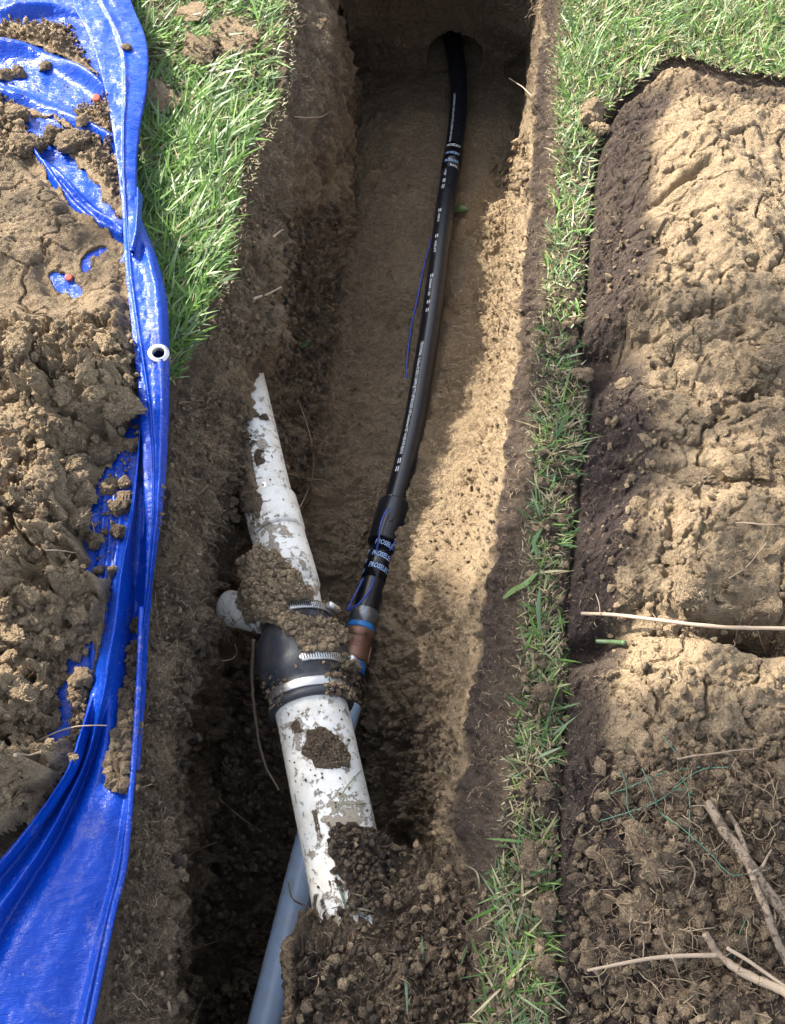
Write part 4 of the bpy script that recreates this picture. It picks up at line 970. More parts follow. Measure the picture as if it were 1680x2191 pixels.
# ------------------------------------------------------------------ pipes
def path_px(pts, n): return smooth_path([W(*p) for p in pts], n)
M_PE = simple('black_polyethylene', (.009, .011, .016), .30, 0, dirt=.4, thr=.68, dscale=30, bump=.0002, film_max=.015)
M_TAPE = simple('black_tape', (.008, .008, .012), .14, 0, dirt=.2, thr=.72, bump=.0006, film_max=.01)
M_WHITE = simple('white_pvc', (.70, .685, .62), .40, 0, dirt=.85, thr=.565, dscale=85, dirtcol=(.30, .235, .16), film_max=.55, dens_attr=True, bump=.0002, var=.04)
M_GREYP = simple('grey_pvc', (.36, .47, .62), .34, 0, dirt=.8, thr=.655, dscale=60, bump=.0002, var=.05)
M_RUB = simple('rubber', (.020, .024, .032), .42, 0, dirt=.8, thr=.60, dscale=70, film_max=.16, dens_attr=True, bump=.0005)
M_STEEL = simple('stainless_steel', (.58, .58, .56), .40, .9, dirt=.8, thr=.57, dscale=80)
M_GREYST = simple('grey_steel', (.26, .27, .29), .35, .75, dirt=.4, thr=.62)
M_BRASS = simple('bronze_fitting', (.25, .13, .085), .45, .55, dirt=.5, thr=.60, dscale=90, bump=.0012)
M_BLUET = simple('blue_thread_tape', (.02, .22, .62), .35, 0, dirt=.3, thr=.62, bump=.001)
M_WIRE = simple('blue_wire', (.012, .055, .36), .28, 0, dirt=.3, thr=.64)
M_PRINT = simple('white_print', (.72, .76, .80), .5, 0)
M_PRINTB = simple('pale_blue_print', (.33, .50, .78), .5, 0)
M_DARK = simple('slot_dark', (.02, .02, .02), .6, 0)
def resamp(C, d0, d1, n):
    """part of a path between arc fractions"""
    s = np.concatenate([[0], np.cumsum(np.linalg.norm(np.diff(C, axis=0), axis=1))]); q = np.linspace(d0, d1, n)
    return np.stack([np.interp(q, s, C[:, k]) for k in range(3)], 1)
def plen(C): return np.linalg.norm(np.diff(C, axis=0), axis=1).sum()
def nearest_s(C, X, Y):
    x, y, _ = proj(C); i = int(np.argmin((x - X) ** 2 + (y - Y) ** 2)); return np.linalg.norm(np.diff(C[:i + 1], axis=0), axis=1).sum()

wp = empty('water_pipe', W(900, 800, -.5)); tag(wp, 'long black plastic water pipe with white printing running along the trench floor', 'water pipe')
ZP = -.462
WC = path_px([(960, 60, ZP), (972, 105, ZP), (981, 170, ZP), (980, 245, ZP), (970, 330, ZP), (956, 420, ZP), (946, 500, ZP), (934, 600, ZP + .002), (921, 700, ZP + .002), (905, 800, ZP + .003), (888, 900, ZP + .004), (868, 990, ZP + .008), (845, 1080, ZP + .014), (820, 1170, ZP + .02), (792, 1270, ZP + .026), (768, 1360, ZP + .03), (752, 1440, ZP + .03), (742, 1500, ZP + .03)], 900)
sC0 = nearest_s(WC, 846, 1080); sC1 = nearest_s(WC, 820, 1165); sG0 = nearest_s(WC, 781, 1308); sG1 = nearest_s(WC, 770, 1350); sB1 = nearest_s(WC, 757, 1418); sEnd = plen(WC)
RP = .0238
V_, F_ = tube(resamp(WC, 0, sG0 + .004, 500), RP, 40); pipe_body = child('pipe', V_, F_, M_PE, wp)
def ring_tube(C, s0, s1, prof, sides=48):
    """lathe-like: prof = [(fraction, radius)]"""
    s = np.array([s0 + (s1 - s0) * p[0] for p in prof]); q = np.stack([np.interp(s, np.concatenate([[0], np.cumsum(np.linalg.norm(np.diff(C, axis=0), axis=1))]), C[:, k]) for k in range(3)], 1)
    T_, N_, B_ = frames(resamp(C, s0, s1, 20)); T_, N_, B_ = T_.mean(0), N_.mean(0), B_.mean(0)
    a = np.linspace(0, 2 * math.pi, sides, endpoint=False); r = np.array([p[1] for p in prof])
    V = q[:, None] + r[:, None, None] * (N_ * np.cos(a)[None, :, None] + B_ * np.sin(a)[None, :, None])
    return V.reshape(-1, 3), [grid_faces(len(prof), sides, wrap=True)]
V_, F_ = ring_tube(WC, sC0, sC1, [(0, RP), (0, .0315), (.03, .033), (.5, .0335), (.96, .033), (1, .0318), (1, RP)]); cpl = child('coupling', V_, F_, M_PE, wp)
T_, N_, B_ = frames(resamp(WC, sC0, sC1, 9)); c_ = resamp(WC, sC0 + .6 * (sC1 - sC0), sC1, 2)[0]
bn = (N_[4] * math.cos(-.15) + B_[4] * math.sin(-.15)); V_, F_ = lathe([(0.0, .0348), (.003, .0348), (.0042, .034), (.0045, .030)], c_, bn, 16); child('knob', V_, F_, M_PE, cpl)
V_, F_ = ring_tube(WC, sG0, sG1, [(0, RP), (0, .0252), (.04, .0262), (.7, .0262), (.72, .0242), (1, .0242), (1, .015)]); child('steel_adapter', V_, F_, M_GREYST, wp)
V_, F_ = ring_tube(WC, sG0 + .72 * (sG1 - sG0), sG1 - .000, [(0, .0240), (.05, .0256), (.3, .0262), (.5, .0254), (.7, .0263), (.95, .0256), (1, .024)]); child('thread_tape', V_, F_, M_BLUET, wp)
V_, F_ = ring_tube(WC, sG1, sB1, [(0, .015), (0, .0270), (.04, .0284), (.22, .0286), (.27, .0272), (.30, .0262), (.80, .0258), (.84, .0268), (.97, .0266), (1, .0255), (1, .012)]); brass = child('bronze_fitting', V_, F_, M_BRASS, wp)
V_, F_ = ring_tube(WC, sB1, sB1 + .022, [(0, .012), (0, .0240), (.3, .0246), (.6, .0238), (1, .0244), (1, .012)]); child('thread_tape', V_, F_, M_BLUET, wp)
V_, F_ = tube(resamp(WC, sB1 + .020, sEnd, 40), .0225, 32); child('lower_pipe', V_, F_, M_PE, wp)
# side lug of the bronze fitting
q = resamp(WC, sG1 + .45 * (sB1 - sG1), sB1, 12); T_, N_, B_ = frames(q); V_, F_ = tube(q - B_ * .0262, .0028, 8); child('seam_rib', V_, F_, M_BRASS, brass)
# tape wraps
def tape(s0, s1):
    V_, F_ = ring_tube(WC, s0, s1, [(0, RP), (0.0, RP + .0008), (.33, RP + .0010), (.34, RP + .0016), (.66, RP + .0016), (.67, RP + .0010), (1, RP + .0009), (1, RP)]); return child('tape_wrap', V_, F_, M_TAPE, wp)
t1a, t1b = nearest_s(WC, 969, 318), nearest_s(WC, 960, 372); tape1 = tape(t1a, t1b)
t2a, t2b = nearest_s(WC, 821, 1168), nearest_s(WC, 799, 1245); tape2 = tape(t2a, t2b)
# lettering bent onto the pipe
def text_mesh(s, size, shear=0.0, extrude=0.0, spacing=1.0):
    cu = bpy.data.curves.new('txt', 'FONT'); cu.body = s; cu.size = size; cu.shear = shear; cu.resolution_u = 2; cu.space_character = spacing; cu.offset = size * .022
    o = bpy.data.objects.new('txt', cu); col.objects.link(o); bpy.context.view_layer.update()
    me = bpy.data.meshes.new_from_object(o.evaluated_get(bpy.context.evaluated_depsgraph_get()))
    V = np.array([v.co[:] for v in me.vertices]); F = [list(p.vertices) for p in me.polygons]
    bpy.data.objects.remove(o); bpy.data.curves.remove(cu); bpy.data.meshes.remove(me)
    return V[:, :2], F
CS = np.concatenate([[0], np.cumsum(np.linalg.norm(np.diff(WC, axis=0), axis=1))]); WT, WN, WB = frames(WC)
def on_pipe(s, th, r):
    f = lambda A: np.stack([np.interp(s, CS, A[:, k]) for k in range(3)], -1)
    return f(WC) + r * (f(WN) * np.cos(th)[:, None] + f(WB) * np.sin(th)[:, None])
def print_along(text, s0, th0, size, parent, mat, length=None, r=RP + .0004, shear=0):
    T2, F = text_mesh(text, size, shear)
    k = 1.0 if length is None else length / (T2[:, 0].max() + 1e-9)
    V = on_pipe(s0 + T2[:, 0] * k, th0 - T2[:, 1] / r, r)
    off = np.zeros(3); p = parent
    while p is not None: off += np.array(p.location); p = p.parent
    me = bpy.data.meshes.new('printing'); me.from_pydata((V - off).tolist(), [], F); me.materials.append(mat); return link('printing', me, parent)
def print_around(text, s0, th0, size, parent, mat, width, slope=0.0, r=RP + .0021, shear=.25):
    T2, F = text_mesh(text, size, shear); k = width / T2[:, 0].max()
    V = on_pipe(s0 - T2[:, 1] + slope * T2[:, 0] * k, th0 - T2[:, 0] * k / r, r)
    off = np.zeros(3); p = parent
    while p is not None: off += np.array(p.location); p = p.parent
    me = bpy.data.meshes.new('lettering'); me.from_pydata((V - off).tolist(), [], F); me.materials.append(mat); return link('lettering', me, parent)
TH0 = .62
def s_at(X, Y): return nearest_s(WC, X, Y)
a_ = s_at(914, 745); b_ = s_at(864, 985)
print_along("CENTENNIAL  CenFuse IPS SDR11 200PSI @ T'TY ASTM-D3035 NSF Geothermal NSF 14-NSF-PW PE4710", a_, TH0, .0092, pipe_body, M_PRINT, b_ - a_)
def bars(X, Y, n=1, ln=.014):
    s = s_at(X, Y); Vs, Fs = [], []
    for j in range(n):
        for o_ in (0, .0045):
            ss = s + j * (ln + .008); th = TH0 - o_ / RP
            c4 = on_pipe(np.array([ss, ss + ln, ss + ln, ss]), np.array([th, th, th - .0022 / RP, th - .0022 / RP]), RP + .0005); Fs.append(np.arange(4)[None] + 4 * len(Vs)); Vs.append(c4)
    child('printing', np.vstack(Vs), np.vstack(Fs)[:, ::-1], M_PRINT, pipe_body)
for X, Y, n in ((856, 992, 2), (912, 672, 1), (944, 395, 2), (940, 460, 1), (933, 515, 1), (924, 600, 1), (912, 655, 1), (826, 1068, 1)): bars(X, Y, n, .010 if n == 1 else .013)
print_along("11030 02", s_at(939, 470), TH0, .0075, pipe_body, M_PRINT)
print_along("W0R2, 8 FT", s_at(931, 528), TH0, .0080, pipe_body, M_PRINT)
print_along("3E020608 1 1080", s_at(922, 608), TH0, .0075, pipe_body, M_PRINT)
print_along("1 FEET", s_at(951, 374), TH0, .0085, pipe_body, M_PRINT)
print_along("CENTENNIAL CenFuse IPS SDR11 200PSI NSF PE4710", s_at(974, 215), TH0, .0075, pipe_body, M_PRINT, s_at(966, 318) - s_at(974, 215))
for k, sl_ in enumerate((.02, .42, .78)):
    print_around('PROSELECT', t1a + (.12 + .30 * k) * (t1b - t1a) + .006, .80, .0115, tape1, M_PRINTB if k else M_PRINT, .040, .10)
print_around('RUSTA', t1b - .002, .12, .0095, tape1, M_PRINT, .020, .14)
for k, fr in enumerate((.10, .42, .74)):
    print_around('PROSELECT', t2a + fr * (t2b - t2a) + .002, .60, .0150, tape2, M_PRINTB, .052, .10)
for k, fr in enumerate((.25, .52, .80)):   # small boxed mark beside each line
    s = t2a + fr * (t2b - t2a); Vs, Fs = [], []
    for (sa, sb, ta, tb) in ((0, .009, .92, .97), (0, .009, 1.22, 1.27), (0, .0012, .92, 1.27), (.0078, .009, .92, 1.27), (.003, .006, 1.03, 1.16)):
        Fs.append(np.arange(4)[None] + 4 * len(Vs)); Vs.append(on_pipe(np.array([s + sa, s + sb, s + sb, s + sa]), np.array([tb, tb, ta, ta]), RP + .0022))
    child('emblem', np.vstack(Vs), np.vstack(Fs)[:, ::-1], M_PRINTB, tape2)
# raised casting marks on the bronze fitting
def emboss(text, s0, th0, size, r, width):
    T2, F = text_mesh(text, size); k = width / T2[:, 0].max()
    top = on_pipe(s0 - T2[:, 1], th0 - T2[:, 0] * k / r, r + .0012); off = np.array(brass.location) + np.array(wp.location)
    me = bpy.data.meshes.new('cast_mark'); me.from_pydata((top - off).tolist(), [], F); me.materials.append(M_BRASS); link('cast_mark', me, brass)
emboss('THAILAND', sG1 + .26 * (sB1 - sG1), .55, .0085, .0284, .035); emboss('TCT', sG1 + .60 * (sB1 - sG1), .45, .011, .0262, .024)

# blue tracer wire
def wire_pts(pts, n=120): return smooth_path([W(*p) for p in pts], n)
wr = empty('tracer_wire', W(880, 900, -.5)); tag(wr, 'thin blue tracer wire running beside the black pipe and taped to it', 'wire')
V_, F_ = tube(wire_pts([(930, 486, -.478), (922, 515, -.48), (908, 568, -.483), (893, 640, -.485), (880, 700, -.485), (871, 770, -.485), (870, 810, -.485), (873, 850, -.485), (888, 880, -.49)]), .0020, 8); child('wire', V_, F_, M_WIRE, wr)
V_, F_ = tube(wire_pts([(880, 985, -.45), (883, 1005, -.45), (880, 1050, -.45), (868, 1100, -.44), (856, 1135, -.425), (843, 1165, -.418), (834, 1178, -.420)]), .0020, 8); child('wire', V_, F_, M_WIRE, wr)
V_, F_ = tube(wire_pts([(832, 1088, -.404), (822, 1102, -.400), (814, 1125, -.398), (811, 1150, -.402), (806, 1178, -.412)]), .0020, 8); child('wire', V_, F_, M_WIRE, wr)
V_, F_ = tube(wire_pts([(777, 1238, -.405), (762, 1268, -.405), (748, 1296, -.405), (744, 1306, -.405), (752, 1302, -.400), (772, 1288, -.395), (792, 1262, -.398), (800, 1238, -.405)]), .0020, 8); child('wire', V_, F_, M_WIRE, wr)

# grey conduit leaving at the lower left
CC = path_px([(742, 1510, -.43), (728, 1560, -.425), (700, 1660, -.42), (668, 1790, -.41), (640, 1900, -.405), (605, 2040, -.40), (568, 2191, -.395), (520, 2400, -.39), (440, 2800, -.385)], 200)
cd = empty('conduit', CC[120]); tag(cd, 'smooth pale blue grey plastic conduit passing under the white pipe at the bottom', 'conduit')
V_, F_ = tube(CC, .0262, 40); child('conduit_pipe', V_, F_, M_GREYP, cd)
V_, F_ = ring_tube(CC, .0, .02, [(0, .018), (0, .0245), (.1, .026), (.9, .026), (1, .025), (1, .022)]); child('collar', V_, F_, M_WHITE, cd, attrs={'dirt': np.zeros(len(V_))})

# white drain pipe with rubber coupling
dp_ = empty('drain_pipe', W(700, 1600, -.25)); tag(dp_, 'muddy white plastic drain pipe joined by a black rubber coupling with steel clamps', 'drain pipe')
ZW = -.165
UC = path_px([(503, 745, -.285), (518, 800, -.262), (546, 930, -.222), (574, 1060, -.190), (600, 1160, -.175), (628, 1265, -.168), (642, 1350, -.168), (652, 1430, -.168), (664, 1490, ZW)], 400)
LC = path_px([(640, 1390, ZW - .01), (655, 1468, ZW), (676, 1560, ZW), (699, 1670, ZW), (725, 1790, ZW), (747, 1900, ZW - .002), (767, 2000, ZW - .006), (795, 2150, ZW - .014)], 300)
def dirtattr(V, spots):
    X, Y, _ = proj(V); a = np.zeros(len(V))
    for x, y, r, k in spots: a = np.maximum(a, k * np.exp(-((X - x) ** 2 + (Y - y) ** 2) / r ** 2))
    return {'dirt': a}
V_, F_ = tube(resamp(LC, 0, plen(LC), 260), .0540, 72, caps=True)
child('lower_pipe', V_, F_, M_WHITE, dp_, attrs=dirtattr(V_, [(690, 1600, 45, .35), (750, 1780, 70, .45), (620, 1560, 40, .25), (720, 1940, 60, .2), (665, 1720, 40, .15)]))
sb0, sb1 = nearest_s(UC, 580, 1075), nearest_s(UC, 597, 1148)
V_, F_ = tube(resamp(UC, 0, plen(UC) - .02, 300), .0405, 60); child('upper_pipe', V_, F_, M_WHITE, dp_, attrs=dirtattr(V_, [(500, 870, 30, .5), (500, 1000, 35, .5), (560, 960, 18, .5), (530, 1140, 40, .4), (640, 1240, 50, .2)]))
V_, F_ = ring_tube(UC, sb0, sb1, [(0, .0405), (0, .0445), (.04, .0455), (.92, .0455), (1, .0445), (1, .0405)], 60); child('pipe_socket', V_, F_, M_WHITE, dp_, attrs=dirtattr(V_, [(530, 1120, 30, .4)]))
# wye: a wider white body hidden under the soil and its side branch
V_, F_ = ring_tube(UC, sb1, sb1 + .11, [(0, .0405), (0.02, .043), (.5, .044), (.98, .044), (1, .0405)], 60); child('wye_body', V_, F_, M_WHITE, dp_, attrs=dirtattr(V_, [(560, 1200, 60, .3)]))
BC = path_px([(620, 1328, -.205), (568, 1318, -.225), (516, 1306, -.25), (488, 1300, -.262)], 60)
V_, F_ = tube(BC, .030, 40); child('side_branch', V_, F_, M_WHITE, dp_, attrs={'dirt': np.full(len(V_), .03)})
# rubber coupling
su0 = nearest_s(UC, 630, 1290); 
RC = path_px([(634, 1322, -.178), (644, 1375, -.172), (653, 1430, -.168), (661, 1480, ZW), (667, 1522, ZW)], 60); LR = plen(RC)
prof = [(0, .046), (.0, .056), (.03, .058), (.16, .058), (.19, .060), (.26, .067), (.34, .0705), (.60, .0705), (.66, .0695), (.72, .066), (.76, .0605), (.80, .059), (.92, .059), (.94, .063), (.955, .0645), (.985, .0645), (1.0, .063), (1.0, .0535)]
V_, F_ = ring_tube(RC, 0, LR, prof, 72); cpl2 = child('rubber_coupling', V_, F_, M_RUB, dp_, attrs=dirtattr(V_, [(640, 1330, 40, .25), (735, 1430, 35, .4), (600, 1320, 30, .3)]))
def clamp(s0, wd, r, thc, part=False):
    V_, F_ = ring_tube(RC, s0, s0 + wd, [(0, r - .001), (0, r + .0006), (.08, r + .0012), (.92, r + .0012), (1, r + .0006), (1, r - .001)], 72)
    Tt, Nt, Bt = frames(resamp(RC, s0, s0 + wd, 9)); Tt, Nt, Bt = Tt.mean(0), Nt.mean(0), Bt.mean(0); ctr = resamp(RC, s0, s0 + wd, 3)[1]
    if part:
        an = np.linspace(thc + .05, thc - 1.35, 60); u_ = np.array([-.5, -.46, -.3, .3, .46, .5]); hh = np.array([-.001, .0008, .0014, .0014, .0008, -.001])
        pin = np.clip((thc + .05 - an) / .07, 0, 1) ** .5
        Vg = ctr + Tt * (u_[None, :, None] * wd * pin[:, None, None]) + (r + hh)[None, :, None] * (Nt * np.cos(an)[:, None, None] + Bt * np.sin(an)[:, None, None])
        V_, F_ = Vg.reshape(-1, 3), [grid_faces(60, 6)]
    c_ = child('clamp', V_, F_, M_STEEL, cpl2)
    Tt, Nt, Bt = frames(resamp(RC, s0, s0 + wd, 9)); Tt, Nt, Bt = Tt.mean(0), Nt.mean(0), Bt.mean(0); ctr = resamp(RC, s0, s0 + wd, 3)[1]
    Vs, Fs = [], []
    for k in range(20):          # worm slots
        a = thc - k * .055; q = []
        for (ds, da) in ((-.30, -.010), (.30, -.018), (.30, .004), (-.30, .012)):
            q.append(ctr + Tt * ds * wd + (r + .0016) * (Nt * math.cos(a + da) + Bt * math.sin(a + da)))
        Fs.append(np.arange(4)[None] + 4 * len(Vs)); Vs.append(np.array(q))
    child('worm_slots', np.vstack(Vs), np.vstack(Fs), M_DARK, c_)
    # screw housing at the right side
    a = thc - 1.25; cc = ctr + (r + .007) * (Nt * math.cos(a) + Bt * math.sin(a)); tang = -(-Nt * math.sin(a) + Bt * math.cos(a))
    V_, F_ = tube(np.array([cc - tang * .012, cc - tang * .002, cc + tang * .010, cc + tang * .016]), np.array([.0055, .0062, .0062, .0045]), 14); child('screw', V_, F_, M_STEEL, c_)
clamp(.05 * LR, .0135, .0600, .16, True); clamp(.62 * LR, .0135, .0712, .02, True); clamp(.805 * LR, .014, .0594, -1.2)

# mud caked on the pipes
def mud_patch(poly, thick, tone, name, label, C, rad, cat='mud patch', n=130):
    poly = np.array(poly, float); x0, y0 = poly.min(0) - 4; x1, y1 = poly.max(0) + 4
    gx = np.linspace(x0, x1, n); gy = np.linspace(y0, y1, n); GX_, GY_ = np.meshgrid(gx, gy)
    # intersect view line with the tube analytically by marching on z
    P = None; zz = np.full(GX_.shape, -.05); done = np.zeros(GX_.shape, bool); out = np.zeros(GX_.shape + (3,)); nor = np.zeros(GX_.shape + (3,))
    CT = frames(C)[0]
    for z in np.linspace(-.05, -.32, 136):
        Q = W(GX_, GY_, z); 
        idx = np.array([np.argmin(((C[::6] - q) ** 2).sum(1)) for q in Q.reshape(-1, 3)[::1]]) * 6 if False else None
        dmin = np.full(GX_.shape, 9.); best = np.zeros(GX_.shape + (3,))
        for k in range(0, len(C), max(1, len(C) // 40)):
            v = Q - C[k]; v = v - (v @ CT[k])[..., None] * CT[k] * (np.abs(v @ CT[k]) < .03)[..., None]
            d_ = np.linalg.norm(v, axis=-1); m_ = d_ < dmin; dmin = np.where(m_, d_, dmin); best = np.where(m_[..., None], v, best)
        h_ = (dmin < rad) & ~done; out[h_] = Q[h_]; nor[h_] = (best / (dmin[..., None] + 1e-9))[h_]; done |= h_
    jx = GX_ + 5 * fbm(np.stack([GX_, GY_], -1).reshape(-1, 2) / 1000., 45, 3, 5).reshape(GX_.shape); jy = GY_ + 5 * fbm(np.stack([GX_, GY_], -1).reshape(-1, 2) / 1000., 45, 3, 6).reshape(GX_.shape)
    sd_ = -sdf_poly(jx, jy, poly); k_ = done & (sd_ > -1)
    f = out.reshape(-1, 3); bump_ = (.45 * clods(f, 90, 3) + .35 * clods(f, 220, 4) + .2 * fbm(f, 60, 3, 9)).reshape(GX_.shape)
    Vv = out + nor * (thick * sstep(-1, 9, sd_) * (.35 + 1.3 * bump_) - .001)[..., None]
    Fq = grid_faces(n, n, keep=k_.ravel()); Vv, Fq, (b2,) = compact(Vv.reshape(-1, 3), Fq, [bump_.ravel()])
    o = solo(name, Vv, Fq[:, ::-1], M_SOIL, attrs={'tone': np.clip(tone - .2 * (b2 - .35), 0, 1), 'damp': b2 * 0}); tag(o, label, cat); return o
mud_patch([(655, 1560), (700, 1556), (735, 1590), (752, 1618), (745, 1645), (710, 1650), (670, 1645), (648, 1615)], .010, .36, 'mud_patch', 'big round cake of brown mud on top of the lower white pipe', LC, .0543)
mud_patch([(624, 1540), (640, 1536), (648, 1562), (640, 1572), (624, 1572)], .006, .42, 'mud_patch', 'small brown mud smear above the big mud cake', LC, .0543)
mud_patch([(745, 1760), (780, 1765), (830, 1800), (860, 1830), (850, 1900), (780, 1960), (745, 1950), (738, 1900), (715, 1860), (700, 1800), (715, 1780)], .014, .66, 'mud_patch', 'dark mud covering the buried end of the white pipe', LC, .0543)
mud_patch([(520, 1195), (560, 1170), (640, 1232), (672, 1278), (616, 1280), (610, 1312), (690, 1326), (740, 1348), (742, 1372), (712, 1392), (648, 1392), (610, 1345), (560, 1318), (535, 1325), (512, 1290)], .016, .03, 'soil_cover', 'golden brown loose soil heaped over the coupling and pipe junction', UC, .056, 'soil heap')  # pale golden tone paints in a sun patch the lighting lacks here
print('structure built')
#EXTRAS
def rast_obj(o):
    me = o.data; n = len(me.vertices); A = np.empty(n * 3, np.float32); me.vertices.foreach_get('co', A); A = A.reshape(-1, 3).astype(float)
    B = np.empty(n * 3, np.float32); me.vertices.foreach_get('normal', B); Mw = np.array(o.matrix_world)
    Bn = B.reshape(-1, 3).astype(float) @ np.linalg.inv(Mw[:3, :3]); Bn /= np.linalg.norm(Bn, axis=1, keepdims=True) + 1e-9
    rasterise(A @ Mw[:3, :3].T + Mw[:3, 3], Bn)
bpy.context.view_layer.update()
for o in list(sc.objects):
    if o.type == 'MESH':
        r_ = o
        while r_.parent: r_ = r_.parent
        if r_.name.split('.')[0] in ('drain_pipe', 'mud_patch', 'soil_cover', 'conduit', 'water_pipe', 'soil_clod'): rast_obj(o)
# crumbs over the junction: sun patch painted golden on top, brown lower down
JN = [(515, 1200), (555, 1170), (600, 1190), (640, 1235), (670, 1278), (614, 1278), (608, 1314), (690, 1326), (742, 1345), (742, 1374), (712, 1394), (644, 1394), (605, 1340), (560, 1320), (535, 1335), (508, 1290)]
stuff_crumbs('soil_crumbs', [crumb_field(JN, 3200, .0014, .0075, .05, '', .10, .2, 1.6), crumb_field([(540, 1340), (740, 1340), (760, 1460), (600, 1480)], 70, .001, .004, .3, '', .12, .1, 2),
    crumb_field([(735, 1390), (768, 1420), (770, 1500), (700, 1486), (690, 1448), (730, 1436)], 700, .001, .005, .32, '', .1, .1, 2), crumb_field([(560, 1450), (630, 1430), (600, 1510), (575, 1520)], 160, .001, .004, .32, '', .1, .1, 2)],
    'golden brown crumbs heaped over the rubber coupling and pipe junction')
mud_patch([(548, 960), (566, 962), (568, 992), (552, 1000), (543, 982)], .012, .5, 'mud_patch', 'dark round mud lump on the upper white pipe', UC, .0408)
mud_patch([(665, 1720), (684, 1730), (690, 1770), (676, 1790), (664, 1760)], .004, .35, 'mud_patch', 'narrow mud smear low on the left of the white pipe', LC, .0543)
mud_patch([(500, 870), (520, 900), (540, 960), (545, 1020), (575, 1075), (560, 1120), (520, 1090), (500, 1000), (485, 900)], .012, .38, 'soil_cover', 'crumbly soil slumped over the left side of the upper white pipe', UC, .0408, 'soil heap')
stuff_crumbs('soil_crumbs', [crumb_field([(590, 1500), (740, 1490), (820, 1790), (740, 1960), (680, 1960)], 170, .0006, .0026, .5, '', .15, .1, 2.), crumb_field([(700, 1760), (850, 1800), (830, 1950), (730, 1960)], 380, .001, .006, .6, '', .18, .1, 2.),
    crumb_field([(495, 830), (540, 880), (520, 1000), (560, 1120), (520, 1180), (480, 1180), (490, 1000)], 420, .001, .005, .55, '', .1, .1, 2.), crumb_field([(500, 820), (610, 1000), (670, 1260), (560, 1180)], 90, .0006, .0024, .45, '', .1, .1, 2.)],
    'dark crumbs sprinkled on the white drain pipe')
stuff_crumbs('soil_crumbs', [crumb_field([(770, 300), (930, 300), (880, 800), (790, 1300), (760, 1500), (960, 1500), (1000, 1000), (960, 1000), (850, 1250), (700, 1200), (700, 800)], 420, .0008, .004, .4, '', .15, .3, 3)],
    'fine crumbs on the damp clay floor around the black pipe')

stuff_crumbs('soil_crumbs', [crumb_field([(380, 860), (520, 830), (500, 1000), (430, 1250), (385, 1450), (370, 1700), (370, 2191), (230, 2191), (290, 1750), (315, 1400), (350, 1000)], 1300, .001, .0055, .38, '', .2, .2, 2.5),
    crumb_field([(520, 430), (600, 440), (590, 740), (480, 800), (440, 740)], 700, .001, .006, .35, '', .2, .2, 2.5)], 'small crumbs clinging to the left shoulder of the trench')
stuff_crumbs('soil_crumbs', [crumb_field([(1150, 650), (1240, 650), (1235, 1000), (1215, 1300), (1205, 1700), (1200, 2191), (1030, 2191), (1110, 1600), (1140, 1100)], 520, .0015, .008, .33, '', .15, .0, 2.),
    crumb_field([(330, 60), (590, 20), (570, 220), (480, 300), (330, 260)], 500, .001, .006, .1, '', .1, .0, 2.)], 'crumbs of dug soil dropped among the grass')
# --- fibres and roots
FP = np.array([(.24, .175, .115), (.33, .25, .16), (.15, .10, .07), (.40, .32, .21), (.20, .13, .09)])
def fibres(P, Nn_, L_, r_, k=7, curl=1.0, cols=FP):
    n = len(P); d_ = rng.standard_normal((n, 3)) * .8 + Nn_ * .5; d_ /= np.linalg.norm(d_, axis=1, keepdims=True)
    C = np.zeros((n, k, 3)); C[:, 0] = P
    for i in range(1, k):
        d_ = d_ + curl * .45 * rng.standard_normal((n, 3)) + np.array([0, 0, -.10]) - .12 * Nn_ * (i > 1); d_ /= np.linalg.norm(d_, axis=1, keepdims=True)
        C[:, i] = C[:, i - 1] + d_ * (L_ / (k - 1))[:, None]
    T_ = np.gradient(C, axis=1); T_ /= np.linalg.norm(T_, axis=2, keepdims=True) + 1e-9
    a_ = np.cross(T_, np.array([.3, .5, .81])); a_ /= np.linalg.norm(a_, axis=2, keepdims=True) + 1e-9; b_ = np.cross(T_, a_)
    rr = (1.7 * r_[:, None] * np.linspace(1, .35, k)[None])[..., None]
    ring = np.stack([C + rr * (a_ * math.cos(q) + b_ * math.sin(q)) for q in (0, 2.094, 4.189)], 2)
    base = np.array([[i * 3 + j, i * 3 + (j + 1) % 3, (i + 1) * 3 + (j + 1) % 3, (i + 1) * 3 + j] for i in range(k - 1) for j in range(3)])
    F = (base[None] + (np.arange(n) * 3 * k)[:, None, None]).reshape(-1, 4)
    c = cols[rng.integers(0, len(cols), n)] * rng.uniform(.6, 1.2, (n, 1))
    return ring.reshape(-1, 3), F, np.repeat(c, 3 * k, 0)
def fibre_stuff(fields, label):
    Vs, Fs, Cs, off = [], [], [], 0
    for poly, n, lo, hi, r0, r1 in fields:
        PN = [hit(X, Y) for X, Y in scatter_pix(poly, n)]
        V, F, c = fibres(np.array([p for p, q in PN]), np.array([q for p, q in PN]), rng.uniform(lo, hi, n), rng.uniform(r0, r1, n)); Vs.append(V); Fs.append(F + off); Cs.append(c); off += len(V)
    o = solo('rootlets', np.vstack(Vs), np.vstack(Fs), M_FIBRE, colors={'tint': np.vstack(Cs)}); tag(o, label, 'rootlets', kind='stuff')
fibre_stuff([([(605, 20), (700, 20), (735, 250), (700, 420), (600, 620), (590, 740), (480, 800), (460, 700), (520, 420), (590, 230)], 1500, .006, .025, .00018, .00045),
    ([(400, 820), (520, 800), (520, 1000), (430, 1300), (380, 1500), (370, 1900), (330, 2191), (240, 2191), (300, 1700), (330, 1300), (375, 900)], 2200, .006, .028, .0002, .00045),
    ([(430, 1180), (540, 1260), (560, 1500), (480, 1700), (400, 1500)], 260, .015, .05, .0002, .0005)], 'tangle of fine brown rootlets on the left cut face of the trench')
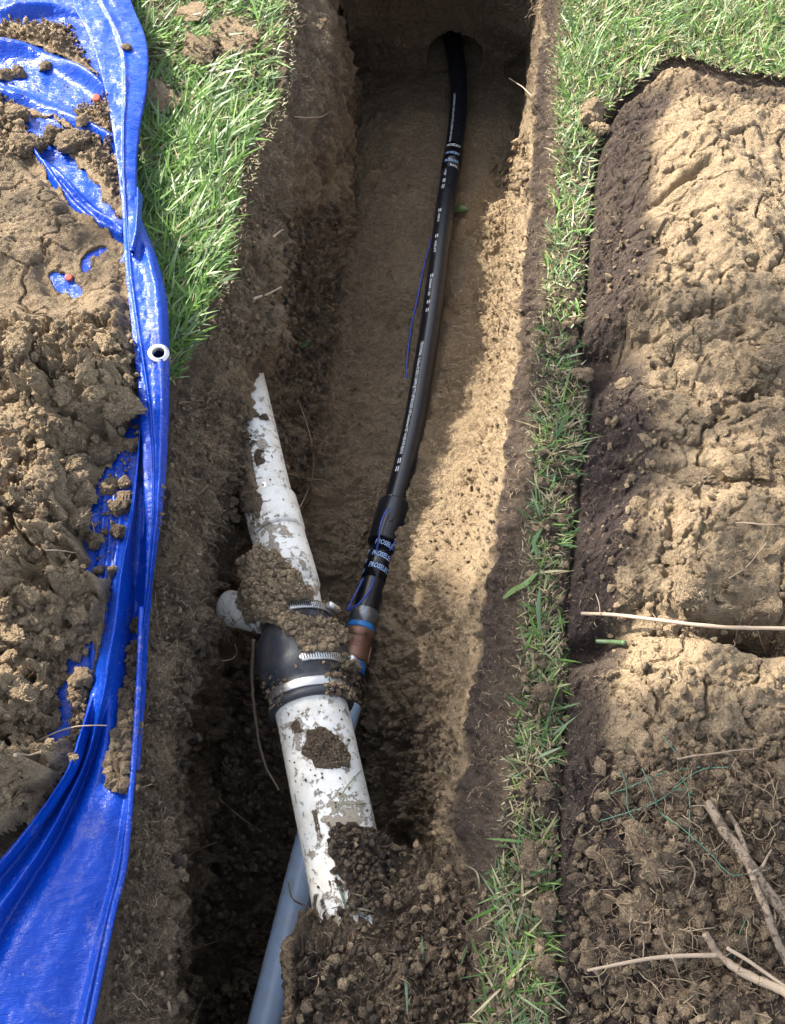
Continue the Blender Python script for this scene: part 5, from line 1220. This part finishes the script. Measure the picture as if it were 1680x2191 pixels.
fibre_stuff([([(1150, 40), (1200, 40), (1195, 400), (1160, 620), (1140, 1000), (1120, 1450), (1060, 1700), (1000, 1700), (1040, 1380), (1080, 1050), (1120, 700), (1135, 430), (1145, 200)], 1300, .004, .018, .00016, .0004)], 'fine rootlets on the dark topsoil edge left of the turf strip')
fibre_stuff([([(760, 1790), (980, 1800), (1050, 1900), (1040, 2191), (640, 2191), (700, 1960)], 750, .006, .03, .00018, .00045), ([(690, 1280), (760, 1320), (780, 1480), (700, 1480), (600, 1330)], 170, .008, .03, .0002, .0004)], 'fine rootlets over the near soil bank and the coupling')
fibre_stuff([([(1250, 260), (1340, 200), (1330, 700), (1290, 1100), (1300, 1500), (1280, 2191), (1210, 2191), (1215, 1400), (1240, 900)], 900, .004, .016, .00016, .0004), ([(1300, 1650), (1680, 1600), (1680, 2191), (1260, 2191)], 1300, .012, .06, .0002, .0006),
    ([(1330, 1100), (1680, 1080), (1680, 1600), (1320, 1600)], 260, .01, .04, .0002, .0005)], 'web of pale rootlets through the right soil mound')
fibre_stuff([([(0, 700), (280, 700), (220, 1300), (100, 1700), (0, 1750)], 220, .008, .03, .0002, .0004)], 'few fine rootlets caught in the heap on the tarp')

def surf_path(pts, n, rad, wob=.0):
    """pts (X, Y, lift m): lies on whatever is there, lifted"""
    P = []
    for q_ in pts:
        if len(q_) == 4: P.append(W(q_[0], q_[1], q_[3])); continue
        X, Y, lf = q_; p, q = hit(X, Y); P.append(W(X, Y, p[2] + lf + rad))
    C = smooth_path(P, n); s_ = np.linspace(0, 1, n)[:, None]
    for k in range(3): C[:, k] += wob * (vnoise(np.concatenate([s_ * n * .07, s_ * 0 + k * 7.7], 1), 1, k + 3) + .3 * vnoise(np.concatenate([s_ * n * .22, s_ * 0 + k * 3.7], 1), 1, k + 9))
    return C
M_WOOD = simple('twig_bark', (.22, .165, .115), .85, 0, dirt=.8, thr=.52, dscale=140, bump=.004, var=.45, dirtcol=(.12, .085, .06))
M_ROOTM = simple('root_skin', (.24, .175, .12), .75, 0, dirt=.4, thr=.6, bump=.001, var=.25)
M_PALER = simple('pale_root_skin', (.33, .25, .175), .7, 0, dirt=.3, thr=.62, bump=.001, var=.2)
M_STEM = simple('green_stem', (.075, .12, .055), .5, 0, var=.3)
def root(pts, r0, r1, label, name='root', cat='root', mat=None, group='thin roots hanging in the trench', n=70, wob=.0012, kids=()):
    C = surf_path(pts, n, r0, wob); rr = np.linspace(r0, r1, n) * (1 + .10 * vnoise(np.stack([np.arange(n) * .23, np.zeros(n)], 1), 1, 5))
    V, F = tube(C, rr, 10); mat = mat or M_ROOTM
    if not kids: o = solo(name, V, F, mat); tag(o, label, cat, group); return o
    o = empty(name, C[n // 2]); tag(o, label, cat, group); child('stem', V, F, mat, o)
    for kp, a, b_ in kids:
        Ck = surf_path(kp, 40, a, wob * .7); V, F = tube(Ck, np.linspace(a, b_, 40), 8); child('branch', V, F, mat, o)
    return o
SG = 'sticks lying on the right mound'
root([(1245, 1313, 0, .03), (1330, 1318, 0, .065), (1430, 1330, 0, .095), (1560, 1342, 0, .105), (1720, 1345, 0, .11)], .0024, .0026, 'long thin pale stick lying level across the dark hollow of the mound', 'stick', 'stick', M_PALER, SG, 110, .0008, [([(1285, 1316, .014), (1282, 1290, .02), (1275, 1270, .02)], .0009, .0005), ([(1620, 1344, .04), (1628, 1370, .03), (1640, 1400, .0)], .0008, .0004)])
root([(1514, 1718, .012), (1556, 1785, .014), (1600, 1842, .015), (1642, 1908, .015), (1710, 2000, .015)], .0058, .0062, 'thickest brown stick slanting down to the right picture edge', 'stick', 'stick', M_WOOD, SG, 120, .002)
root([(1560, 1738, .015), (1590, 1800, .022), (1612, 1880, .03), (1640, 1950, .03), (1668, 2030, .025), (1710, 2100, .02)],   .0028, .0048, 'bent stick crossing over the thickest stick', 'stick', 'stick', M_WOOD, SG, 120, .0025, [([(1608, 1870, .05), (1632, 1858, .05), (1652, 1820, .05)], .0022, .001)])
root([(1510, 1998, .012), (1540, 2046, .012), (1590, 2080, .015), (1690, 2128, .018)], .0040, .0056, 'forked stick low on the mound with a thin arm reaching left', 'stick', 'stick', M_PALER, SG, 110, .0018,
     [([(1535, 2044, .014), (1480, 2046, .02), (1400, 2052, .022), (1330, 2064, .02), (1258, 2078, .012)], .0026, .0016), ([(1556, 2028, .02), (1620, 2070, .03), (1690, 2118, .02)], .0022, .0018), ([(1276, 2076, .022), (1285, 2105, .005), (1288, 2128, .0)], .001, .0005), ([(1440, 2050, .03), (1450, 2075, .01), (1458, 2100, .0)], .001, .0006)])
root([(545, 640, .01), (570, 632, .014), (586, 624, .016), (603, 615, .02)], .0028, .0016, 'short pale broken twig jutting from the upper left cut face', 'twig', 'twig', M_PALER, None, 40)
root([(585, 508, .006), (596, 500, .01), (606, 492, .012)], .0022, .0014, 'tiny pale twig stub above the short twig on the left face', 'twig', 'twig', M_PALER, None, 30)
root([(1090, 168, .22), (1108, 180, .24), (1122, 190, .26), (1138, 206, .30)], .0012, .0009, 'thin white rootlet sticking out over the dark end of the trench', 'root', 'root', M_PALER, None, 40, .0012)
RG = 'thin roots hanging in the trench'
root([(545, 1370, 0, -.22), (541, 1450, 0, -.30), (546, 1530, 0, -.36), (556, 1600, 0, -.40), (574, 1655, 0, -.42), (598, 1690, 0, -.42)], .0030, .0020, 'grey root hanging from the coupling down the pit', n=110, wob=.0022)
root([(640, 858, .01), (655, 900, .012), (668, 950, .012), (672, 1000, .012), (660, 1050, .012), (636, 1092, .01)], .0011, .0008, 'thin curved root right of the upper white pipe', n=90, wob=.0018)
root([(600, 1008, .01), (640, 1020, .012), (700, 1028, .006)], .0010, .0006, 'thin level root crossing the curved one', n=60)
root([(375, 1874, .02), (395, 1846, .03), (420, 1820, .05), (462, 1803, .05)], .0020, .0010, 'forked pale rootlet pointing up right from the lower left face')
root([(348, 2082, .01), (355, 2120, .012), (362, 2150, .01), (368, 2200, .01)], .0024, .0020, 'pale root running down at the bottom left face')
root([(382, 2046, .02), (420, 2030, .03), (462, 2014, .03)], .0016, .0008, 'pale rootlet pointing right above the bottom left pit')
root([(414, 2192, .02), (424, 2160, .03), (436, 2132, .03)], .0016, .0010, 'short pale root at the very bottom of the pit')
root([(372, 2020, .02), (400, 2000, .02), (434, 1965, .03)], .0010, .0006, 'dark hair thin root slanting up in the lower pit')
root([(618, 1888, .02), (628, 1925, .03), (655, 1940, .03), (680, 1960, .03)], .0013, .0006, 'thin brown root lying across the grey conduit', kids=[([(655, 1942, .03), (662, 1930, .03), (664, 1920, .03)], .0006, .0004)])
root([(470, 1710, .01), (510, 1745, .012), (560, 1780, .01)], .0013, .0007, 'thin root slanting down on the dark pit crumbs')
root([(630, 250, .006), (660, 253, .012), (690, 250, .01), (705, 238, .01)], .0012, .0008, 'pale loose root on the upper left cut face')
root([(655, 165, .008), (668, 168, .012), (672, 180, .01)], .0010, .0006, 'short curled pale rootlet high on the left cut face')
root([(735, 200, .01), (742, 235, .02), (750, 252, .02)], .0010, .0006, 'thin rootlet hanging off the upper left lip')
root([(1025, 1000, .004), (1040, 1030, .006), (1065, 1055, .006)], .0009, .0006, 'thin dark root on the sunlit sand below the lit bank')
root([(85, 1585, .01), (140, 1562, .02), (190, 1552, .02), (228, 1552, .02)], .0011, .0006, 'fine reddish root lying across the two blue tarp rolls', mat=M_PALER)
root([(35, 1616, .01), (60, 1616, .012), (88, 1608, .012)], .0022, .0012, 'short pale root in the heap at the left edge', mat=M_PALER)
root([(100, 1178, .006), (130, 1180, .01), (160, 1182, .006)], .0010, .0008, 'pale straw lying on the tarp heap', mat=M_PALER)
root([(760, 1330, .012), (785, 1310, .02), (800, 1295, .02)], .0008, .0005, 'fine root reaching up from the coupling beside the bronze fitting')
root([(735, 1400, .012), (775, 1420, .025), (800, 1440, .02), (810, 1470, .01)], .0008, .0005, 'fine forked root over the black pipe below the bronze fitting', kids=[([(775, 1420, .025), (800, 1415, .02), (825, 1418, .01)], .0006, .0004)])
for pts, lab in (([(1375, 1990), (1380, 2020), (1376, 2050)], 'left of three thin roots hanging over the dark part of the mound'), ([(1410, 1985), (1425, 2020), (1450, 2060)], 'middle of three thin roots hanging over the dark part of the mound'), ([(1465, 1830), (1490, 1870), (1470, 1920)], 'thin root looping beside the pale angular clod'), ([(1560, 1240), (1600, 1215), (1640, 1160)], 'thin bent root above the long thin stick'),
                 ([(1450, 1625), (1530, 1615), (1620, 1600)], 'thin level root on the shaded upper slope of the mound'), ([(1575, 1120), (1640, 1125), (1700, 1122)], 'thin pale root on the lit patch of the mound at the right edge')):
    root([(x, y, .008) for x, y in pts], .0013, .0007, lab, group='thin roots on the right mound', n=60, wob=.002)
# grass stems and blades lying about
def stem(pts, w_, label, lift=.004, tintc=(.16, .24, .10)):
    C = surf_path([(x, y, lift) for x, y in pts], 24, .0005); T_, N_, B_ = frames(C); ww = w_ * np.sin(np.linspace(.25, math.pi * .98, 24)) ** .6 * .5
    V = np.concatenate([C - B_ * ww[:, None], C + N_ * .0004, C + B_ * ww[:, None]], 1).reshape(-1, 3)
    F = np.array([[3 * i + j, 3 * i + j + 1, 3 * i + j + 4, 3 * i + j + 3] for i in range(23) for j in (0, 1)])
    o = solo('grass_blade', V, F, M_GRASS, colors={'tint': np.repeat([tintc], len(V), 0)}, smooth=True); tag(o, label, 'grass blade', 'loose grass blades')
stem([(716, 1745), (735, 1695), (755, 1668), (776, 1645)], .0022, 'thin green blade slanting over the lower white pipe', tintc=(.20, .24, .15))
stem([(735, 1722), (770, 1720), (798, 1718)], .0018, 'thin blade pointing right across the lower white pipe', tintc=(.22, .25, .17))
stem([(686, 1952), (730, 1944), (780, 1946), (842, 1966)], .0024, 'long pale stalk across the buried end of the white pipe', tintc=(.27, .27, .17))
stem([(720, 1880), (732, 1915), (740, 1945)], .0040, 'dull green blade beside the mud on the white pipe', tintc=(.16, .20, .13))
stem([(851, 2010), (855, 2050), (868, 2100), (872, 2170)], .0050, 'longest dull green blade on the near dark bank', tintc=(.11, .19, .12))
stem([(903, 2000), (904, 2030), (905, 2060)], .0035, 'short green blade right of the longest one on the bank', tintc=(.11, .20, .11))
stem([(995, 1850), (1022, 1870), (1026, 1930), (1020, 1990)], .0022, 'pale stalk on the bank near the turf strip', tintc=(.27, .27, .18))
stem([(1000, 2020), (985, 2070)], .0030, 'bright short blade low on the bank', tintc=(.16, .25, .10))
stem([(1077, 1280), (1100, 1262), (1125, 1248), (1150, 1225)], .0090, 'broad drooping leaf blade over the dark edge of the turf strip', .008, (.16, .25, .08))
stem([(1150, 1190), (1143, 1160), (1160, 1130)], .0060, 'broad upright green blade in the middle turf strip', .012, (.11, .22, .07))
stem([(1155, 1350), (1152, 1300), (1156, 1260)], .0060, 'broad dull blade in the turf strip below the drooping leaf', .012, (.10, .17, .08))
stem([(920, 885), (950, 870), (975, 862)], .0010, 'hair thin straw on the clay right of the black pipe', .002, (.3, .25, .18))
stem([(985, 945), (962, 960), (940, 975)], .0012, 'thin straw on the damp clay by the lower black pipe', .002, (.13, .12, .08))
root([(1277, 1372, .012), (1305, 1374, .014), (1337, 1376, .014)], .0032, .0034, 'short cut green stem lying in the dark hollow beside the mound', 'plant_stem', 'stem', M_STEM, None, 30, .0004)
# leaves
def leaf(X, Y, ln, wd, ang, label, colr, lift=.006, tilt=.3):
    p, q = hit(X, Y); u = np.linspace(0, 1, 14); v = np.linspace(-1, 1, 7); U, Vv = np.meshgrid(u, v, indexing='ij')
    wdt = wd * np.sin(np.pi * U ** .8) ** .8 * .5; x = (U - .5) * ln; y_ = Vv * wdt; z = .25 * np.abs(Vv) * wdt + tilt * ln * .3 * np.sin(np.pi * U) + .0006 * np.sin(U * 40) * np.abs(Vv)
    c, s_ = math.cos(ang), math.sin(ang); A = np.stack([x * c - y_ * s_, x * s_ + y_ * c, z + tilt * x], -1) + p + np.array([0, 0, lift])
    o = solo('leaf', A.reshape(-1, 3), grid_faces(14, 7), M_GRASS, colors={'tint': np.repeat([colr], 98, 0)}); tag(o, label, 'leaf', 'green leaves in the trench')
leaf(986, 456, .042, .024, -.2, 'green leaf poking out from under the right side of the black pipe', (.10, .17, .05))
leaf(653, 745, .024, .017, .4, 'small green leaf on the dark crumbs left of the black pipe', (.12, .21, .07))
# red plastic discs
M_RED = simple('red_plastic', (.42, .07, .04), .45, 0, dirt=.4, thr=.6)
for X, Y, rx, lab in ((149, 598, .0065, 'small round red disc on a blue gap in the cracked slab'), (206, 215, .0080, 'half buried orange red disc on the tarp above the long fold')):
    p, q = hit(X, Y); V, F = lathe([(.0, .003), (rx * .7, .0034), (rx * .9, .003), (rx, .001), (rx, -.001), (0, -.0012)], p + np.array([0, 0, .005]), (.15, -.3, 1), 28)
    tag(solo('plastic_disc', V, F, M_RED), lab, 'plastic disc', 'red discs on the tarp')
# green sod netting
M_NET = simple('green_netting', (.07, .17, .11), .5, 0, var=.2)
net = empty('netting', hit(1450, 1750)[0]); tag(net, 'torn green plastic sod netting lying over the right mound', 'netting')
for pts in ([(1282, 1705), (1340, 1690), (1385, 1670), (1440, 1650), (1500, 1640)], [(1282, 1758), (1347, 1740), (1405, 1718), (1450, 1690), (1490, 1700)], [(1330, 1645), (1342, 1690), (1348, 1740), (1385, 1782)], [(1375, 1645), (1395, 1690), (1415, 1740), (1440, 1760)],
            [(1415, 1740), (1480, 1790), (1515, 1822), (1560, 1868), (1590, 1870)], [(1420, 1575), (1450, 1620), (1452, 1650), (1475, 1700), (1475, 1800)], [(1440, 1690), (1500, 1650), (1560, 1640)], [(1600, 1960), (1585, 2000), (1572, 2050)], [(1278, 1560), (1290, 1590), (1340, 1600)]):
    V, F = tube(surf_path([(x, y, .006) for x, y in pts], 60, .0005, .0014), .0006, 6); child('strand', V, F, M_NET, net)
# roots dangling at the top of the right lip
fibre_stuff([([(1090, -10), (1165, -10), (1160, 30), (1110, 20)], 120, .01, .04, .0003, .0007)], 'small bunch of pale roots at the top right lip of the trench')

# --- the tree whose leaves dapple the near half (outside the picture, towards the sun)
tr = empty('shade_tree', (-3.7, 1.5, 0)); tag(tr, 'leafy tree beyond the left picture edge that throws the dappled shade', 'tree')
M_BARK = simple('bark', (.16, .12, .085), .85, 0, var=.4, bump=.01)
S3 = np.array(SUN)
def limb(P, r0, r1): V, F = tube(smooth_path(P, 40), np.linspace(r0, r1, 40), 14); return V, F
V, F = limb([(-3.7, 1.5, -.1), (-3.72, 1.52, 1.2), (-3.66, 1.6, 2.4), (-3.5, 1.7, 3.3), (-3.4, 1.9, 4.6)], .13, .05); child('trunk', V, F, M_BARK, tr)
lz = []
def shade_density(X, Y):
    A = [(380, 1190), (380, 880), (450, 760), (560, 800), (680, 960), (860, 1060), (1060, 1100), (1118, 1000), (1128, 700), (1180, 670), (1330, 730), (1340, 1000), (1310, 1290), (1290, 1620), (1500, 1660), (2200, 1700), (2200, 3300), (-900, 3300), (-900, 1960), (0, 1800), (330, 1690)]
    d_ = 2.6 * (sdf_poly(X, Y, A) < 0)
    B = [(1330, 730), (2300, 760), (2300, 1680), (1290, 1620), (1310, 1290), (1340, 1000)]
    d_ = np.where(sdf_poly(X, Y, B) < 0, 1.0, d_)
    Cc = [(-900, 460), (120, 430), (290, 500), (290, 700), (-900, 720)]; d_ = np.where(sdf_poly(X, Y, Cc) < 0, .5, d_)
    for cx, cy, rx, ry, kk in ((1480, 1460, 190, 125, 0), (1600, 1160, 190, 60, .1), (413, 960, 36, 230, 0), (524, 745, 40, 40, .3), (600, 1150, 30, 50, .8), (1420, 860, 110, 60, .3)):
        d_ = np.where(((X - cx) / rx) ** 2 + ((Y - cy) / ry) ** 2 < 1, kk, d_)
    return d_
n_ = 26000; x = rng.uniform(-1.7, 2.0, n_); y = rng.uniform(-1.0, 1.75, n_); X, Y, _ = proj(np.stack([x, y, 0 * x], -1)); Y = np.where(y < -.6, 2500, Y); X = np.where(y < -.6, 900, X)
area = 3.7 * 2.75; la = .0038; per = n_ * la * .55 / area
k = rng.random(n_) < shade_density(X, Y) / per
x, y = x[k], y[k]; n_ = len(x); T_ = rng.uniform(4.6, 6.4, n_); P = np.stack([x, y, 0 * x], 1) + S3 * T_[:, None]
Rm = rand_rot(n_); lf = np.array([(-.5, 0, 0), (-.2, .30, .03), (.15, .26, .03), (.5, 0, 0), (.15, -.26, .03), (-.2, -.30, .03)])
szs = rng.uniform(.075, .12, n_); V = np.einsum('nij,kj->nki', Rm, lf) * szs[:, None, None] + P[:, None]
F = (np.array([[0, 1, 2, 3], [0, 3, 4, 5]])[None] + (np.arange(n_) * 6)[:, None, None]).reshape(-1, 4)
child('crown', V.reshape(-1, 3), F, M_GRASS, tr, colors={'tint': np.repeat(np.array([(.07, .13, .03)]) * rng.uniform(.7, 1.3, (n_, 1)), 6, 0)}, smooth=False)
for tx, ty in ((.9, .6), (1.2, 1.1), (.4, .0), (-.3, -.2), (.0, .5), (1.5, .2)):
    e_ = np.array([tx, ty, 0]) + S3 * 5.4; a_ = np.array([-3.5, 1.7, 3.3]); V, F = limb([a_, a_ * .5 + e_ * .5 + np.array([0, 0, .25]), e_], .035, .008); child('limb', V, F, M_BARK, tr)
